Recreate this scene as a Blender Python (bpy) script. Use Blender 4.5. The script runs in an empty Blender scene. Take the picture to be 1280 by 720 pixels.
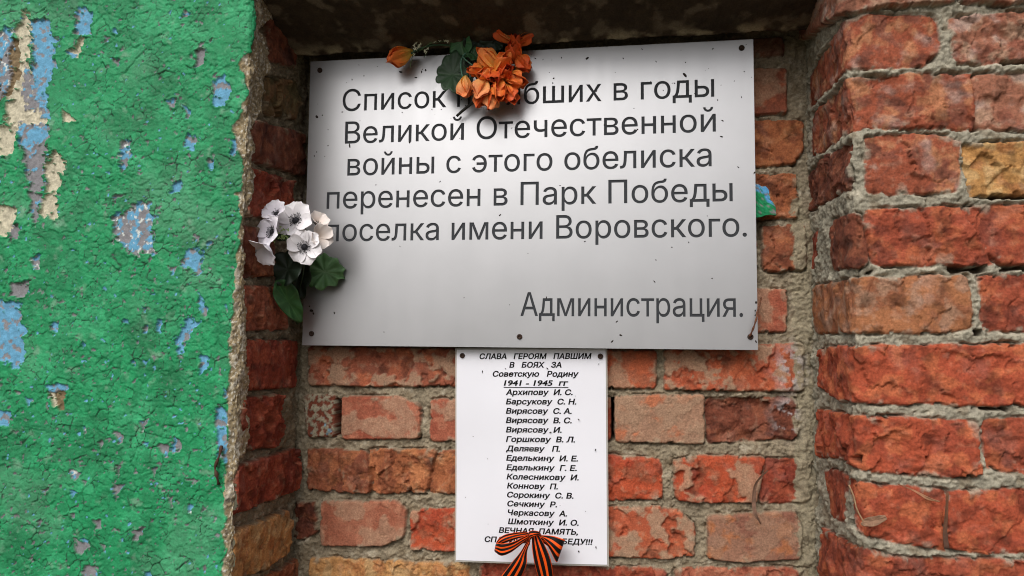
import bpy, bmesh, math, random
import numpy as np
from mathutils import Vector, Matrix
rad = math.radians
SC = bpy.context.scene
COLL = SC.collection

# ------------------------------------------------------------------ camera, sky, sun, exposure
CAM_P = (0.14649886, -1.09495588, 0.01174329)
YAW, PITCH, ROLL = 0.14831086, 0.07138974, 0.00893753
FOC = 900.0                                   # focal length in pixels of a 1280 wide picture
cy, sy, cp, sp = math.cos(YAW), math.sin(YAW), math.cos(PITCH), math.sin(PITCH)
_f = Vector((-sy * cp, cy * cp, sp)); _r0 = Vector((cy, sy, 0)); _u0 = _r0.cross(_f)
_r = math.cos(ROLL) * _r0 + math.sin(ROLL) * _u0
_u = -math.sin(ROLL) * _r0 + math.cos(ROLL) * _u0
cam = bpy.data.cameras.new('camera'); cam_o = bpy.data.objects.new('camera', cam); COLL.objects.link(cam_o)
cam.sensor_width = 36.0; cam.lens = FOC / 1280 * 36; cam.clip_start = 0.02; cam.clip_end = 2000
M3 = Matrix((_r, _u, -_f)).transposed()
cam_o.matrix_world = Matrix.Translation(CAM_P) @ M3.to_4x4()
SC.camera = cam_o
SC.view_settings.view_transform = 'Standard'; SC.view_settings.look = 'None'
SC.view_settings.gamma = 1; SC.view_settings.use_curve_mapping = False
SC.view_settings.exposure = 0.10
SC.cycles.pixel_filter_type = 'BLACKMAN_HARRIS'; SC.cycles.filter_width = 1.05
world = bpy.data.worlds.new('World'); SC.world = world; world.use_nodes = True
nt = world.node_tree; nt.nodes.clear()
sky = nt.nodes.new('ShaderNodeTexSky'); sky.sky_type = 'NISHITA'; sky.sun_disc = False
SUN_EL, SUN_AZ = rad(43), rad(-14)             # azimuth measured from -Y (towards the viewer) to +X
sdir = Vector((math.sin(SUN_AZ) * math.cos(SUN_EL), -math.cos(SUN_AZ) * math.cos(SUN_EL), math.sin(SUN_EL)))
sky.sun_elevation = SUN_EL; sky.sun_rotation = math.atan2(sdir.x, sdir.y)
sky.air_density = 1.0; sky.dust_density = 6.0; sky.ozone_density = 1.0
hs = nt.nodes.new('ShaderNodeHueSaturation'); hs.inputs['Saturation'].default_value = 0.22
bg = nt.nodes.new('ShaderNodeBackground'); bg.inputs['Strength'].default_value = 0.10
wo = nt.nodes.new('ShaderNodeOutputWorld')
nt.links.new(sky.outputs[0], hs.inputs['Color']); nt.links.new(hs.outputs[0], bg.inputs['Color'])
nt.links.new(bg.outputs[0], wo.inputs['Surface'])
sl = bpy.data.lights.new('sun', 'SUN'); sl.energy = 1.5; sl.angle = rad(42); sl.color = (1.0, 0.96, 0.9)
so = bpy.data.objects.new('sun', sl); COLL.objects.link(so)
so.rotation_euler = sdir.to_track_quat('Z', 'Y').to_euler(); so.location = (-1, -3, 4)

# ------------------------------------------------------------------ helpers
def at(px, py, Y):
    """point on the plane at depth Y seen at photo pixel (px, py)"""
    d = _r * ((px - 640) / FOC) - _u * ((py - 360) / FOC) + _f
    t = (Y - CAM_P[1]) / d.y
    return Vector(CAM_P) + d * t
def atx(px, py, X):
    d = _r * ((px - 640) / FOC) - _u * ((py - 360) / FOC) + _f
    t = (X - CAM_P[0]) / d.x
    return Vector(CAM_P) + d * t
def lin(c):
    c = np.asarray(c, float) / 255.0
    return np.where(c <= 0.04045, c / 12.92, ((c + 0.055) / 1.055) ** 2.4)
def tag(o, label=None, cat=None, group=None, kind=None):
    if label: o['label'] = label
    if cat: o['category'] = cat
    if group: o['group'] = group
    if kind: o['kind'] = kind
    return o
def empty(name, loc, label, cat, group=None):
    o = bpy.data.objects.new(name, None); COLL.objects.link(o); o.location = loc
    o.empty_display_size = 0.02
    return tag(o, label, cat, group)
def link(name, me, mat, parent=None, smooth=True):
    o = bpy.data.objects.new(name, me); COLL.objects.link(o)
    if mat: me.materials.append(mat)
    if smooth and len(me.polygons):
        me.polygons.foreach_set('use_smooth', np.ones(len(me.polygons), bool))
    if parent:
        o.parent = parent
        o.matrix_parent_inverse = Matrix.Translation(-Vector(parent.location)) if parent.parent is None else (Matrix.Identity(4))
    return o
class MB:
    """collects verts / faces, optional per-vertex colour"""
    def __init__(s): s.v = []; s.f = []; s.c = []
    def add(s, vs, fs, col=None):
        b = len(s.v); s.v += [tuple(x) for x in vs]; s.f += [tuple(i + b for i in f) for f in fs]
        if col is None: s.c += [(1, 1, 1)] * len(vs)
        elif len(col) == len(vs) and hasattr(col[0], '__len__'): s.c += [tuple(c) for c in col]
        else: s.c += [tuple(col)] * len(vs)
    def grid(s, P, col=None):
        n, m = len(P), len(P[0])
        vs = [p for row in P for p in row]
        fs = [(i * m + j, (i + 1) * m + j, (i + 1) * m + j + 1, i * m + j + 1) for i in range(n - 1) for j in range(m - 1)]
        s.add(vs, fs, None if col is None else [c for row in col for c in row] if isinstance(col, list) else col)
    def tube(s, pts, r, n=7, col=None, cap=True):
        pts = [Vector(p) for p in pts]; rr = r if hasattr(r, '__len__') else [r] * len(pts)
        vs = []
        ref = Vector((0.13, 0.77, 0.31)).normalized()
        for i, p in enumerate(pts):
            t = (pts[min(i + 1, len(pts) - 1)] - pts[max(i - 1, 0)]).normalized()
            a = t.cross(ref).normalized(); b = t.cross(a)
            for k in range(n):
                an = 2 * math.pi * k / n
                vs.append(p + (a * math.cos(an) + b * math.sin(an)) * rr[i])
        fs = [(i * n + k, i * n + (k + 1) % n, (i + 1) * n + (k + 1) % n, (i + 1) * n + k) for i in range(len(pts) - 1) for k in range(n)]
        if cap:
            fs += [tuple(range(n))[::-1], tuple((len(pts) - 1) * n + k for k in range(n))]
        s.add(vs, fs, col)
    def box(s, lo, hi, col=None):
        x0, y0, z0 = lo; x1, y1, z1 = hi
        vs = [(x, y, z) for x in (x0, x1) for y in (y0, y1) for z in (z0, z1)]
        s.add(vs, [(0, 1, 3, 2), (4, 6, 7, 5), (0, 4, 5, 1), (2, 3, 7, 6), (0, 2, 6, 4), (1, 5, 7, 3)], col)
    def lathe(s, prof, origin, axis, n=20, col=None):
        ax = Vector(axis).normalized(); a = ax.orthogonal().normalized(); b = ax.cross(a); o = Vector(origin)
        vs = []
        for (r, h) in prof:
            for k in range(n):
                an = 2 * math.pi * k / n
                vs.append(o + ax * h + (a * math.cos(an) + b * math.sin(an)) * r)
        m = len(prof)
        fs = [(i * n + k, i * n + (k + 1) % n, (i + 1) * n + (k + 1) % n, (i + 1) * n + k) for i in range(m - 1) for k in range(n)]
        fs.append(tuple((m - 1) * n + k for k in range(n)))
        s.add(vs, fs, col)
    def build(s, name, mat, parent=None, smooth=True, sub=0, solid=0):
        me = bpy.data.meshes.new(name); me.from_pydata(s.v, [], s.f); me.update()
        ca = me.color_attributes.new('Col', 'FLOAT_COLOR', 'POINT')
        ca.data.foreach_set('color', np.hstack([np.array(s.c, float).reshape(-1, 3), np.ones((len(s.v), 1))]).ravel())
        o = link(name, me, mat, parent, smooth)
        if solid:
            m = o.modifiers.new('solid', 'SOLIDIFY'); m.thickness = solid; m.offset = 0
        if sub:
            m = o.modifiers.new('sub', 'SUBSURF'); m.levels = sub; m.render_levels = sub
        return o
def spline(pts, n):
    """Catmull-Rom through points"""
    P = [Vector(p) for p in pts]; P = [P[0] * 2 - P[1]] + P + [P[-1] * 2 - P[-2]]
    out = []; k = len(P) - 3
    for i in range(n):
        t = i / (n - 1) * k; j = min(int(t), k - 1); u = t - j
        a, b, c, d = P[j:j + 4]
        out.append(0.5 * ((2 * b) + (c - a) * u + (2 * a - 5 * b + 4 * c - d) * u * u + (3 * b - a - 3 * c + d) * u ** 3))
    return out

# ------------------------------------------------------------------ noise on numpy arrays (coordinates in mm)
def _hash(ix, iy, seed):
    h = (ix.astype(np.int64) * 374761393 + iy.astype(np.int64) * 668265263 + seed * 2246822519) & 0xffffffff
    h = ((h ^ (h >> 13)) * 1274126177) & 0xffffffff
    h = ((h ^ (h >> 15)) * 2654435761) & 0xffffffff
    return (h ^ (h >> 16)) & 0xffffffff
def h01(ix, iy, seed): return _hash(ix, iy, seed) / 4294967295.0
def noise(x, y, seed=0):
    ix = np.floor(x); iy = np.floor(y); fx = x - ix; fy = y - iy
    u = fx ** 3 * (fx * (6 * fx - 15) + 10); v = fy ** 3 * (fy * (6 * fy - 15) + 10)
    def g(a, b):
        an = h01(ix + a, iy + b, seed) * 2 * np.pi
        return np.cos(an) * (fx - a) + np.sin(an) * (fy - b)
    n0 = g(0, 0) * (1 - u) + g(1, 0) * u; n1 = g(0, 1) * (1 - u) + g(1, 1) * u
    return (n0 * (1 - v) + n1 * v) * 1.5
def fbm(x, y, size, octv=4, seed=0, gain=0.5, ridged=False):
    s = np.zeros(np.broadcast(x, y).shape); a = 1.0; t = 0; f = 1.0 / size
    for o in range(octv):
        n = noise(x * f + 17.3 * o, y * f - 9.1 * o, seed + 101 * o)
        s += a * ((1 - 2 * np.abs(n)) if ridged else n); t += a; a *= gain; f *= 2.03
    return s / t
def worley(x, y, size, seed=0, jit=0.9):
    X = x / size; Y = y / size; ix = np.floor(X); iy = np.floor(Y)
    F1 = np.full(X.shape, 9.0); F2 = np.full(X.shape, 9.0); ID = np.zeros(X.shape); DX = np.zeros(X.shape); DY = np.zeros(X.shape)
    for a in (-1, 0, 1):
        for b in (-1, 0, 1):
            cx = ix + a; cy_ = iy + b
            px = cx + 0.5 + (h01(cx, cy_, seed) - 0.5) * jit; py = cy_ + 0.5 + (h01(cx, cy_, seed + 7) - 0.5) * jit
            d = np.hypot(X - px, Y - py); near = d < F1
            F2 = np.where(near, F1, np.minimum(F2, d))
            ID = np.where(near, h01(cx, cy_, seed + 13), ID); DX = np.where(near, X - px, DX); DY = np.where(near, Y - py, DY)
            F1 = np.where(near, d, F1)
    return F1, F2, ID, DX, DY
def sstep(a, b, x):
    t = np.clip((x - a) / (b - a), 0, 1); return t * t * (3 - 2 * t)
def mixc(a, b, m): return a * (1 - m[..., None]) + b * m[..., None]
def axis_coords(lo, a, b, hi, fine, coarse):
    """fine steps between a and b, coarse beyond"""
    L = np.arange(lo, a, coarse) if lo < a else np.array([])
    R_ = np.arange(b + coarse, hi + coarse, coarse) if hi > b else np.array([])
    return np.concatenate([L, np.arange(a, b + fine * 0.5, fine), R_])

# ------------------------------------------------------------------ materials
def mat_new(name):
    m = bpy.data.materials.new(name); m.use_nodes = True
    n = m.node_tree; b = n.nodes['Principled BSDF']
    return m, n, b
def plain(name, col, rough=0.6, metal=0.0, spec=0.5, noise_amt=0.0, noise_scale=60, bump=0.0, bump_scale=300, attr=False, sub=0.0):
    m, n, b = mat_new(name)
    b.inputs['Roughness'].default_value = rough; b.inputs['Metallic'].default_value = metal
    b.inputs['Specular IOR Level'].default_value = spec
    c = tuple(lin(col)) + (1,)
    b.inputs['Base Color'].default_value = c
    src = None
    if attr:
        a = n.nodes.new('ShaderNodeAttribute'); a.attribute_name = 'Col'; src = a.outputs['Color']
    tc = n.nodes.new('ShaderNodeTexCoord')
    if noise_amt:
        nz = n.nodes.new('ShaderNodeTexNoise'); nz.inputs['Scale'].default_value = noise_scale; nz.inputs['Detail'].default_value = 5
        n.links.new(tc.outputs['Object'], nz.inputs['Vector'])
        mr = n.nodes.new('ShaderNodeMapRange'); mr.inputs[1].default_value = 0.3; mr.inputs[2].default_value = 0.7
        mr.inputs[3].default_value = 1 - noise_amt; mr.inputs[4].default_value = 1 + noise_amt
        n.links.new(nz.outputs[0], mr.inputs[0])
        mx = n.nodes.new('ShaderNodeMix'); mx.data_type = 'RGBA'; mx.blend_type = 'MULTIPLY'; mx.inputs['Factor'].default_value = 1
        if src: n.links.new(src, mx.inputs[6])
        else: mx.inputs[6].default_value = c
        n.links.new(mr.outputs[0], mx.inputs[7]); src = mx.outputs[2]
    if src: n.links.new(src, b.inputs['Base Color'])
    if bump:
        nb = n.nodes.new('ShaderNodeTexNoise'); nb.inputs['Scale'].default_value = bump_scale; nb.inputs['Detail'].default_value = 6
        nb.inputs['Roughness'].default_value = 0.65
        n.links.new(tc.outputs['Object'], nb.inputs['Vector'])
        bp = n.nodes.new('ShaderNodeBump'); bp.inputs['Strength'].default_value = bump; bp.inputs['Distance'].default_value = 0.002
        n.links.new(nb.outputs[0], bp.inputs['Height']); n.links.new(bp.outputs[0], b.inputs['Normal'])
    return m
M_MASON = plain('weathered masonry', (180, 90, 60), 0.93, spec=0.25, attr=True, noise_amt=0.22, noise_scale=420, bump=0.55, bump_scale=380)
M_MASON_DARK = plain('damp masonry', (180, 90, 60), 0.95, spec=0.2, attr=True, noise_amt=0.22, noise_scale=420, bump=0.55, bump_scale=380)
def paint_mat():
    m = plain('peeling enamel paint', (40, 140, 90), 0.6, spec=0.3, attr=True, noise_amt=0.12, noise_scale=500, bump=0.25, bump_scale=420)
    n = m.node_tree; b = n.nodes['Principled BSDF']
    a = n.nodes.new('ShaderNodeAttribute'); a.attribute_name = 'gloss'
    mr = n.nodes.new('ShaderNodeMapRange'); mr.inputs[3].default_value = 0.95; mr.inputs[4].default_value = 0.62
    n.links.new(a.outputs['Fac'], mr.inputs[0]); n.links.new(mr.outputs[0], b.inputs['Roughness'])
    return m
M_PAINT = paint_mat()

# ------------------------------------------------------------------ masonry as relief: every brick a patch of real height
PAL = {
 'brickA': [(172, 86, 64), (194, 98, 66), (150, 78, 62), (180, 140, 122)],
 'orangeA': [(190, 82, 50), (204, 94, 56), (178, 92, 66), (176, 142, 124)],
 'redA': [(178, 90, 70), (166, 76, 58), (192, 108, 86), (184, 144, 126)],
 'redB': [(158, 60, 40), (136, 50, 38), (176, 74, 48), (170, 120, 100)],
 'pinkA': [(174, 124, 106), (196, 104, 70), (164, 118, 102), (176, 134, 116)],
 'pinkB': [(162, 108, 92), (148, 88, 76), (190, 108, 66), (170, 124, 108)],
 'redpink': [(178, 100, 80), (166, 88, 68), (190, 116, 94), (180, 136, 118)],
 'darkred': [(128, 62, 46), (108, 52, 42), (150, 78, 56), (150, 110, 96)],
 'tanred': [(156, 80, 54), (134, 66, 48), (178, 98, 62), (170, 120, 96)],
 'tanorange': [(176, 94, 56), (192, 112, 68), (146, 74, 48), (184, 130, 100)],
 'orangeB': [(196, 74, 36), (184, 64, 36), (172, 84, 58), (184, 140, 120)],
 'tan': [(204, 138, 80), (186, 112, 62), (200, 150, 104), (190, 150, 120)],
 'moss': [(124, 92, 62), (100, 84, 56), (140, 96, 66), (130, 110, 86)],
 'white': [(176, 158, 146), (140, 66, 50), (160, 150, 146), (200, 194, 188)],
 'purple': [(168, 100, 82), (150, 80, 66), (186, 138, 122), (170, 132, 124)],
 'purplered': [(168, 78, 54), (190, 116, 82), (142, 74, 62), (176, 130, 116)],
 'yellow': [(194, 132, 70), (176, 106, 56), (206, 156, 104), (196, 150, 110)],
 'tanP': [(182, 108, 70), (162, 92, 66), (176, 124, 106), (180, 134, 112)],
 'redP': [(172, 72, 48), (190, 92, 56), (140, 60, 46), (170, 110, 94)],
 'orangeP': [(186, 74, 44), (166, 66, 44), (204, 98, 58), (176, 110, 90)],
}
def tone(c, s=0.83, g=0.84):
    c = lin(c); y = c @ np.array([0.2126, 0.7152, 0.0722]); return np.clip((y + (c - y) * s) * g * np.array([1.0, 1.06, 0.88]), 0.01, 1)
PAL = {k: [tone(c) for c in v] for k, v in PAL.items()}
def round_poly(P, r):
    out = []; n = len(P)
    for i in range(n):
        a, b, c = P[i - 1], P[i], P[(i + 1) % n]; la = np.linalg.norm(a - b); lc = np.linalg.norm(c - b)
        p = b + (a - b) * min(r / la, 0.4); q = b + (c - b) * min(r / lc, 0.4)
        out += [p, 0.25 * p + 0.5 * b + 0.25 * q, q]
    return np.array(out)
def poly_sd(u, v, P):
    d = np.full(u.shape, 1e9); s = np.ones(u.shape); low = np.full(u.shape, 1e9); high = np.full(u.shape, 1e9); n = len(P)
    cw = np.sum(P[:, 0] * np.roll(P[:, 1], -1) - P[:, 1] * np.roll(P[:, 0], -1)) < 0
    for i in range(n):
        ax, ay = P[i]; bx, by = P[(i + 1) % n]; ex, ey = bx - ax, by - ay
        wx_ = u - ax; wy_ = v - ay; t = np.clip((wx_ * ex + wy_ * ey) / (ex * ex + ey * ey + 1e-9), 0, 1)
        dd = (wx_ - ex * t) ** 2 + (wy_ - ey * t) ** 2; d = np.minimum(d, dd)
        if (ex if cw else -ex) < -0.7 * math.hypot(ex, ey): low = np.minimum(low, dd)
        if (ex if cw else -ex) > 0.7 * math.hypot(ex, ey): high = np.minimum(high, dd)
        c_1 = v >= ay; c_2 = v < by; c_3 = ex * wy_ > ey * wx_
        s = np.where((c_1 & c_2 & c_3) | (~c_1 & ~c_2 & ~c_3), -s, s)
    return s * np.sqrt(d), np.sqrt(low), np.sqrt(high)
def fill_bricks(u0, u1, vtop, n, pitch, keys, seed, skip):
    """plain courses for the parts of a wall the picture does not reach"""
    rng = random.Random(seed); out = []
    for i in range(n):
        zt = vtop - i * pitch; u = u0 - (rng.random() * 120)
        while u < u1:
            L = rng.choice((250, 250, 120)); a, b = max(u, u0), min(u + L, u1)
            if b - a > 25 and not skip(0.5 * (a + b), zt - 33, a, b):
                j = lambda: rng.uniform(-3, 3)
                out.append((rng.choice('rrms'), rng.choice(keys), rng.randint(-2, 2), [(a, zt + j()), (b, zt + j()), (b, zt - 65 + j()), (a, zt - 65 + j())]))
            u += L + 11
    return out
def masonry(us, vs, bricks, seed, mort_h, mort_col, rough_amp=1.0, mort_amp=1.0, grow=1.6, ledge=99.0):
    V, U = np.meshgrid(vs, us, indexing='ij')
    # mortar bed: lumpy, gritty, smeared by the trowel
    lump = fbm(U, V, 22, 4, seed + 1); grit = fbm(U, V, 4.5, 3, seed + 2)
    f1, f2, cid, _, _ = worley(U + 6 * lump, V + 4 * lump, 26, seed + 5)
    H = mort_h + 4.5 * fbm(U, V, 60, 2, seed + 8) + mort_amp * (5.0 * lump + 2.4 * grit + 2.2 * fbm(U, V, 11, 3, seed + 6, 0.6, True) - 2.6 * (1 - sstep(0.0, 0.05, f2 - f1)) * sstep(0.05, 0.25, fbm(U, V, 40, 2, seed + 7)))
    H -= 4.0 * sstep(0.30, 0.55, fbm(U, V, 9, 3, seed + 3))
    C = lin(mort_col) * (1 + 0.38 * lump + 0.28 * grit)[..., None]
    C = mixc(C, lin((196, 186, 166)) * np.ones_like(C), 0.5 * sstep(0.1, 0.5, fbm(U, V, 15, 3, seed + 4)))
    C = mixc(C, lin((112, 96, 74)) * np.ones_like(C), 0.55 * sstep(0.12, 0.5, fbm(U, V, 30, 3, seed + 9)))
    for k, (kind, key, dh, poly) in enumerate(bricks):
        P = np.array(poly, float)
        area = 0.5 * np.sum(P[:, 0] * np.roll(P[:, 1], -1) - P[:, 1] * np.roll(P[:, 0], -1))
        if area > 0: P = P[::-1]
        lo = P.min(0) - 12; hi = P.max(0) + 12
        i0, i1 = np.searchsorted(vs, [lo[1], hi[1]]); j0, j1 = np.searchsorted(us, [lo[0], hi[0]])
        if i1 - i0 < 2 or j1 - j0 < 2: continue
        u = U[i0:i1, j0:j1]; v = V[i0:i1, j0:j1]; sd0 = seed * 31 + k * 97
        amp = {'s': 1.6, 'm': 2.6, 'p': 2.0, 'r': 3.6}[kind]
        wu = u + amp * fbm(u, v, 24, 3, sd0) + 0.9 * fbm(u, v, 5, 2, sd0 + 1)
        wv = v + amp * fbm(u, v, 24, 3, sd0 + 2) + 0.9 * fbm(u, v, 5, 2, sd0 + 3)
        sd, low, high = poly_sd(wu, wv, round_poly(P, 5.0 if kind == 'r' else 4.0)); sd = sd - grow; bott = np.exp(-np.minimum(low, high + ledge) / 3.5)
        # chipped arrises
        chip = sstep(0.18, 0.5, fbm(u, v, 13, 3, sd0 + 11)) * (4.5 if kind == 'r' else 4.0)
        sd = sd + chip * np.exp(-np.abs(sd) / 7.0)
        inside = sstep(1.0, -0.8, sd)
        base, c2, c3, pale = PAL[key]
        n1 = fbm(u, v, 46, 4, sd0 + 4); n2 = fbm(u, v, 12, 4, sd0 + 5); n3 = fbm(u, v, 4, 3, sd0 + 6)
        col = np.ones(u.shape + (3,)) * base
        col = mixc(col, c2, 0.9 * sstep(-0.02, 0.22, n1 + 0.3 * n2)); col = mixc(col, c3, 0.9 * sstep(0.02, 0.22, fbm(u, v, 28, 5, sd0 + 7)))
        if kind in 'rm':
            ra = rough_amp * (0.55 + 0.8 * ((k * 0.618) % 1.0)); ps = 0.75 + 0.8 * ((k * 0.414) % 1.0)      # every brick weathers differently
            t = fbm(u + 0.25 * v, v, 34 * ps, 4, sd0 + 20) * 2.6
            ter = np.floor(t * 2.6) / 2.6 + sstep(0.55, 1.0, t * 2.6 - np.floor(t * 2.6)) / 2.6
            rid = fbm(u, v, 19, 4, sd0 + 21, 0.55, True)
            face = ra * (3.4 * ter + 0.9 * rid + 0.9 * n2 + 0.9 * n3)
            a1, a2, aid, adx, ady = worley(u + 9 * n1 + 7 * n2 + 2 * n3, v * 0.8 + 7 * n2 + 2 * n3, 30 * ps, sd0 + 22)
            crk = (1 - sstep(0.0, 0.035, a2 - a1)) * sstep(0.0, 0.2, fbm(u, v, 26, 3, sd0 + 23))
            face = face + ra * ((aid - 0.5) * 3.2 + 5.5 * (adx * np.cos(aid * 77) + ady * np.sin(aid * 77))) - 2.6 * crk
            lip = 3.5
            dust = sstep(0.10, 0.5, n2) * 0.35
            col = mixc(col, pale, dust)
            col = mixc(col, lin((176, 156, 146)) * np.ones_like(col), ({'purple': 0.6, 'purplered': 0.4, 'tanP': 0.25}.get(key, 0.08)) * sstep(0.12, 0.4, fbm(u, v, 38, 5, sd0 + 25))); col = col * (1 - 0.45 * sstep(0.10, 0.42, fbm(u, v, 24, 4, sd0 + 26)))[..., None]
            if kind == 'm':
                keep = sstep(-0.03, 0.05, fbm(u, v, 52, 4, sd0 + 30) + 0.02)
                flat = 3.0 + 0.8 * n1 + 0.25 * n3
                face = face * (1 - keep) * 0.55 + (flat * keep) - 1.5 * (1 - keep)
                col = mixc(col, pale, keep * sstep(-0.08, 0.02, fbm(u, v, 34, 4, sd0 + 31)) * 0.72)
        else:
            pits = sstep(0.42, 0.62, fbm(u, v, 3.8, 2, sd0 + 33))
            face = 1.6 * n1 + 0.5 * n2 + 0.22 * n3 - 1.1 * pits
            sm = sstep(-0.06, 0.05, fbm(u, v, 55, 5, sd0 + 31) - 0.02)
            col = mixc(col, pale, sm * (0.6 + 0.25 * n2)); face = face + 0.7 * sm
            lip = 3.2
            if kind == 'p':
                w = sstep(-0.08, 0.12, fbm(u, v, 8, 5, sd0 + 40)); col = mixc(np.ones_like(col) * base, c2, w)
                col = mixc(col, lin((120, 150, 164)), sstep(0.36, 0.42, fbm(u, v, 16, 3, sd0 + 41)))
                face = face - 1.4 * w
            dn = sstep(0.08, 0.16, np.abs(fbm(u, v, 70, 3, sd0 + 44)))       # hairline cracks
            face = face - 1.2 * (1 - sstep(0.0, 0.02, np.abs(fbm(u, v, 70, 3, sd0 + 44)))) * (n1 > 0.0)
        col = col * (1 + 0.22 * n2 + 0.26 * n3)[..., None]
        edge = np.clip(-sd / lip, 0, 1)
        face = 4.5 + dh + face - (1.8 if kind != 'r' else 2.0) * (1 - edge) ** 2
        # open joint round the brick, widest under it
        gn = sstep(-0.10, 0.28, fbm(u, v, 30, 3, sd0 + 50))
        gap = np.exp(-((sd - 1.0) / 1.2) ** 2) * (0.34 * gn + 1.15 * (0.25 + 0.75 * gn) * np.clip(bott, 0, 1))
        Hs = H[i0:i1, j0:j1]; Cs = C[i0:i1, j0:j1]
        hh = Hs * (1 - inside) + face * inside - 19.0 * gap
        # mortar smeared over the arris
        smear = sstep(0.08, 0.26, fbm(u, v, 26, 5, sd0 + 60) - 0.02 * np.maximum(-sd, 0)) * np.exp(-np.maximum(-sd, 0) / 9.0) * inside
        H[i0:i1, j0:j1] = hh + 1.6 * smear
        C[i0:i1, j0:j1] = mixc(mixc(Cs, col, inside), Cs, smear * 0.9)
    return U, V, H, np.clip(C, 0.004, 0.9)
def relief(name, P, Nrm, H, C, mat, parent=None, keep=None, gloss=None, smooth=False):
    """grid of points P pushed out along Nrm by H (mm), coloured with C"""
    n, m = H.shape
    X = (P + Nrm * (H[..., None] / 1000.0)).reshape(-1, 3)
    idx = np.arange(n * m).reshape(n, m)
    q = np.stack([idx[:-1, :-1], idx[:-1, 1:], idx[1:, 1:], idx[1:, :-1]], -1)
    if keep is not None: q = q[keep[:-1, :-1] & keep[:-1, 1:] & keep[1:, 1:] & keep[1:, :-1]]
    q = q.reshape(-1, 4)
    me = bpy.data.meshes.new(name)
    me.vertices.add(len(X)); me.vertices.foreach_set('co', X.ravel())
    me.loops.add(q.size); me.loops.foreach_set('vertex_index', q.ravel().astype(np.int32))
    me.polygons.add(len(q)); me.polygons.foreach_set('loop_start', np.arange(0, q.size, 4, dtype=np.int32))
    me.update(calc_edges=True)
    ca = me.color_attributes.new('Col', 'FLOAT_COLOR', 'POINT')
    ca.data.foreach_set('color', np.concatenate([C.reshape(-1, 3), np.ones((len(X), 1))], 1).ravel())
    if gloss is not None:
        g = me.attributes.new('gloss', 'FLOAT', 'POINT'); g.data.foreach_set('value', gloss.ravel())
    return link(name, me, mat, parent, smooth)
def bent(us, pts_of):
    return np.array([pts_of(u) for u in us])
# ------------------------------------------------------------------ ground in front of the monument
XL, XR, D = -0.357, 0.418, 0.200               # niche: left and right reveal, depth
gm = MB(); gm.add([(-60, -80, -1.5), (60, -80, -1.5), (60, 40, -1.5), (-60, 40, -1.5)], [(0, 1, 2, 3)])
tag(gm.build('ground', plain('trodden earth and grass', (84, 80, 60), 0.95, noise_amt=0.4, noise_scale=3, bump=0.5, bump_scale=30), smooth=False), kind='structure')

BACK=[
('m','brickA',0,[(-345,-3),(-91,-5),(-91,-60),(-343,-63)]),
('s','orangeA',0,[(-66,-4),(199,-4),(199,-57),(-65,-59)]),
('m','orangeA',1,[(214,-2),(408,9),(407,-57),(214,-59)]),
('p','white',0,[(-352,-81),(-301,-79),(-298,-142),(-342,-145)]),
('s','redA',2,[(-286,-83),(-195,-80),(-161,-91),(-162,-141),(-285,-146)]),
('s','redA',0,[(-142,-84),(33,-77),(34,-140),(-141,-145)]),
('s','redB',-2,[(52,-78),(133,-76),(133,-136),(52,-139)]),
('s','pinkA',2,[(140,-73),(268,-68),(268,-136),(142,-138)]),
('r','darkred',-9,[(273,-73),(399,-70),(401,-126),(275,-135)]),
('r','tanred',-2,[(-344,-166),(-285,-164),(-282,-229),(-342,-227)]),
('r','tanred',5,[(-289,-166),(-245,-166),(-234,-192),(-238,-227),(-280,-227)]),
('r','tanorange',0,[(-240,-164),(-133,-160),(-139,-193),(-149,-225),(-232,-227)]),
('r','tanorange',-5,[(-131,-162),(-15,-161),(-14,-224),(-143,-224)]),
('r','orangeB',0,[(-3,-162),(205,-162),(206,-220),(-2,-228)]),
('m','orangeB',2,[(226,-164),(266,-157),(353,-157),(340,-218),(256,-221),(228,-217)]),
('r','redB',-5,[(358,-157),(417,-159),(414,-211),(401,-217),(346,-219)]),
('r','darkred',0,[(-360,-248),(-331,-249),(-324,-291),(-358,-307)]),
('s','redpink',3,[(-316,-246),(-195,-241),(-181,-254),(-183,-291),(-218,-307),(-314,-311)]),
('m','orangeB',0,[(-171,-252),(10,-243),(11,-305),(-170,-311)]),
('m','orangeA',0,[(28,-242),(200,-234),(233,-237),(254,-259),(253,-299),(200,-304),(164,-304),(29,-304)]),
('s','pinkB',2,[(274,-243),(394,-231),(400,-244),(399,-294),(315,-303),(274,-300)]),
('r','tan',0,[(-332,-334),(-81,-330),(-80,-386),(-330,-396)]),
('r','redB',-2,[(-62,-328),(212,-322),(212,-380),(-61,-388)]),
('r','redA',-3,[(227,-320),(410,-309),(409,-371),(227,-382)]),
('s','darkred',-3,[(298,467),(388,467),(390,442),(298,442)]),
('s','brickA',1,[(297,420),(392,418),(392,353),(297,352)]),
('r','tanorange',0,[(285,341),(415,339),(414,297),(402,275),(284,273)]),
('r','tanorange',-1,[(301,257),(402,258),(406,196),(301,193)]),
('r','tanred',2,[(355,181),(413,183),(415,118),(357,117)]),
('r','tanred',-2,[(213,181),(346,181),(345,116),(213,115)]),
('s','redA',0,[(236,88),(388,87),(385,28),(235,26)]),
]
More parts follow.
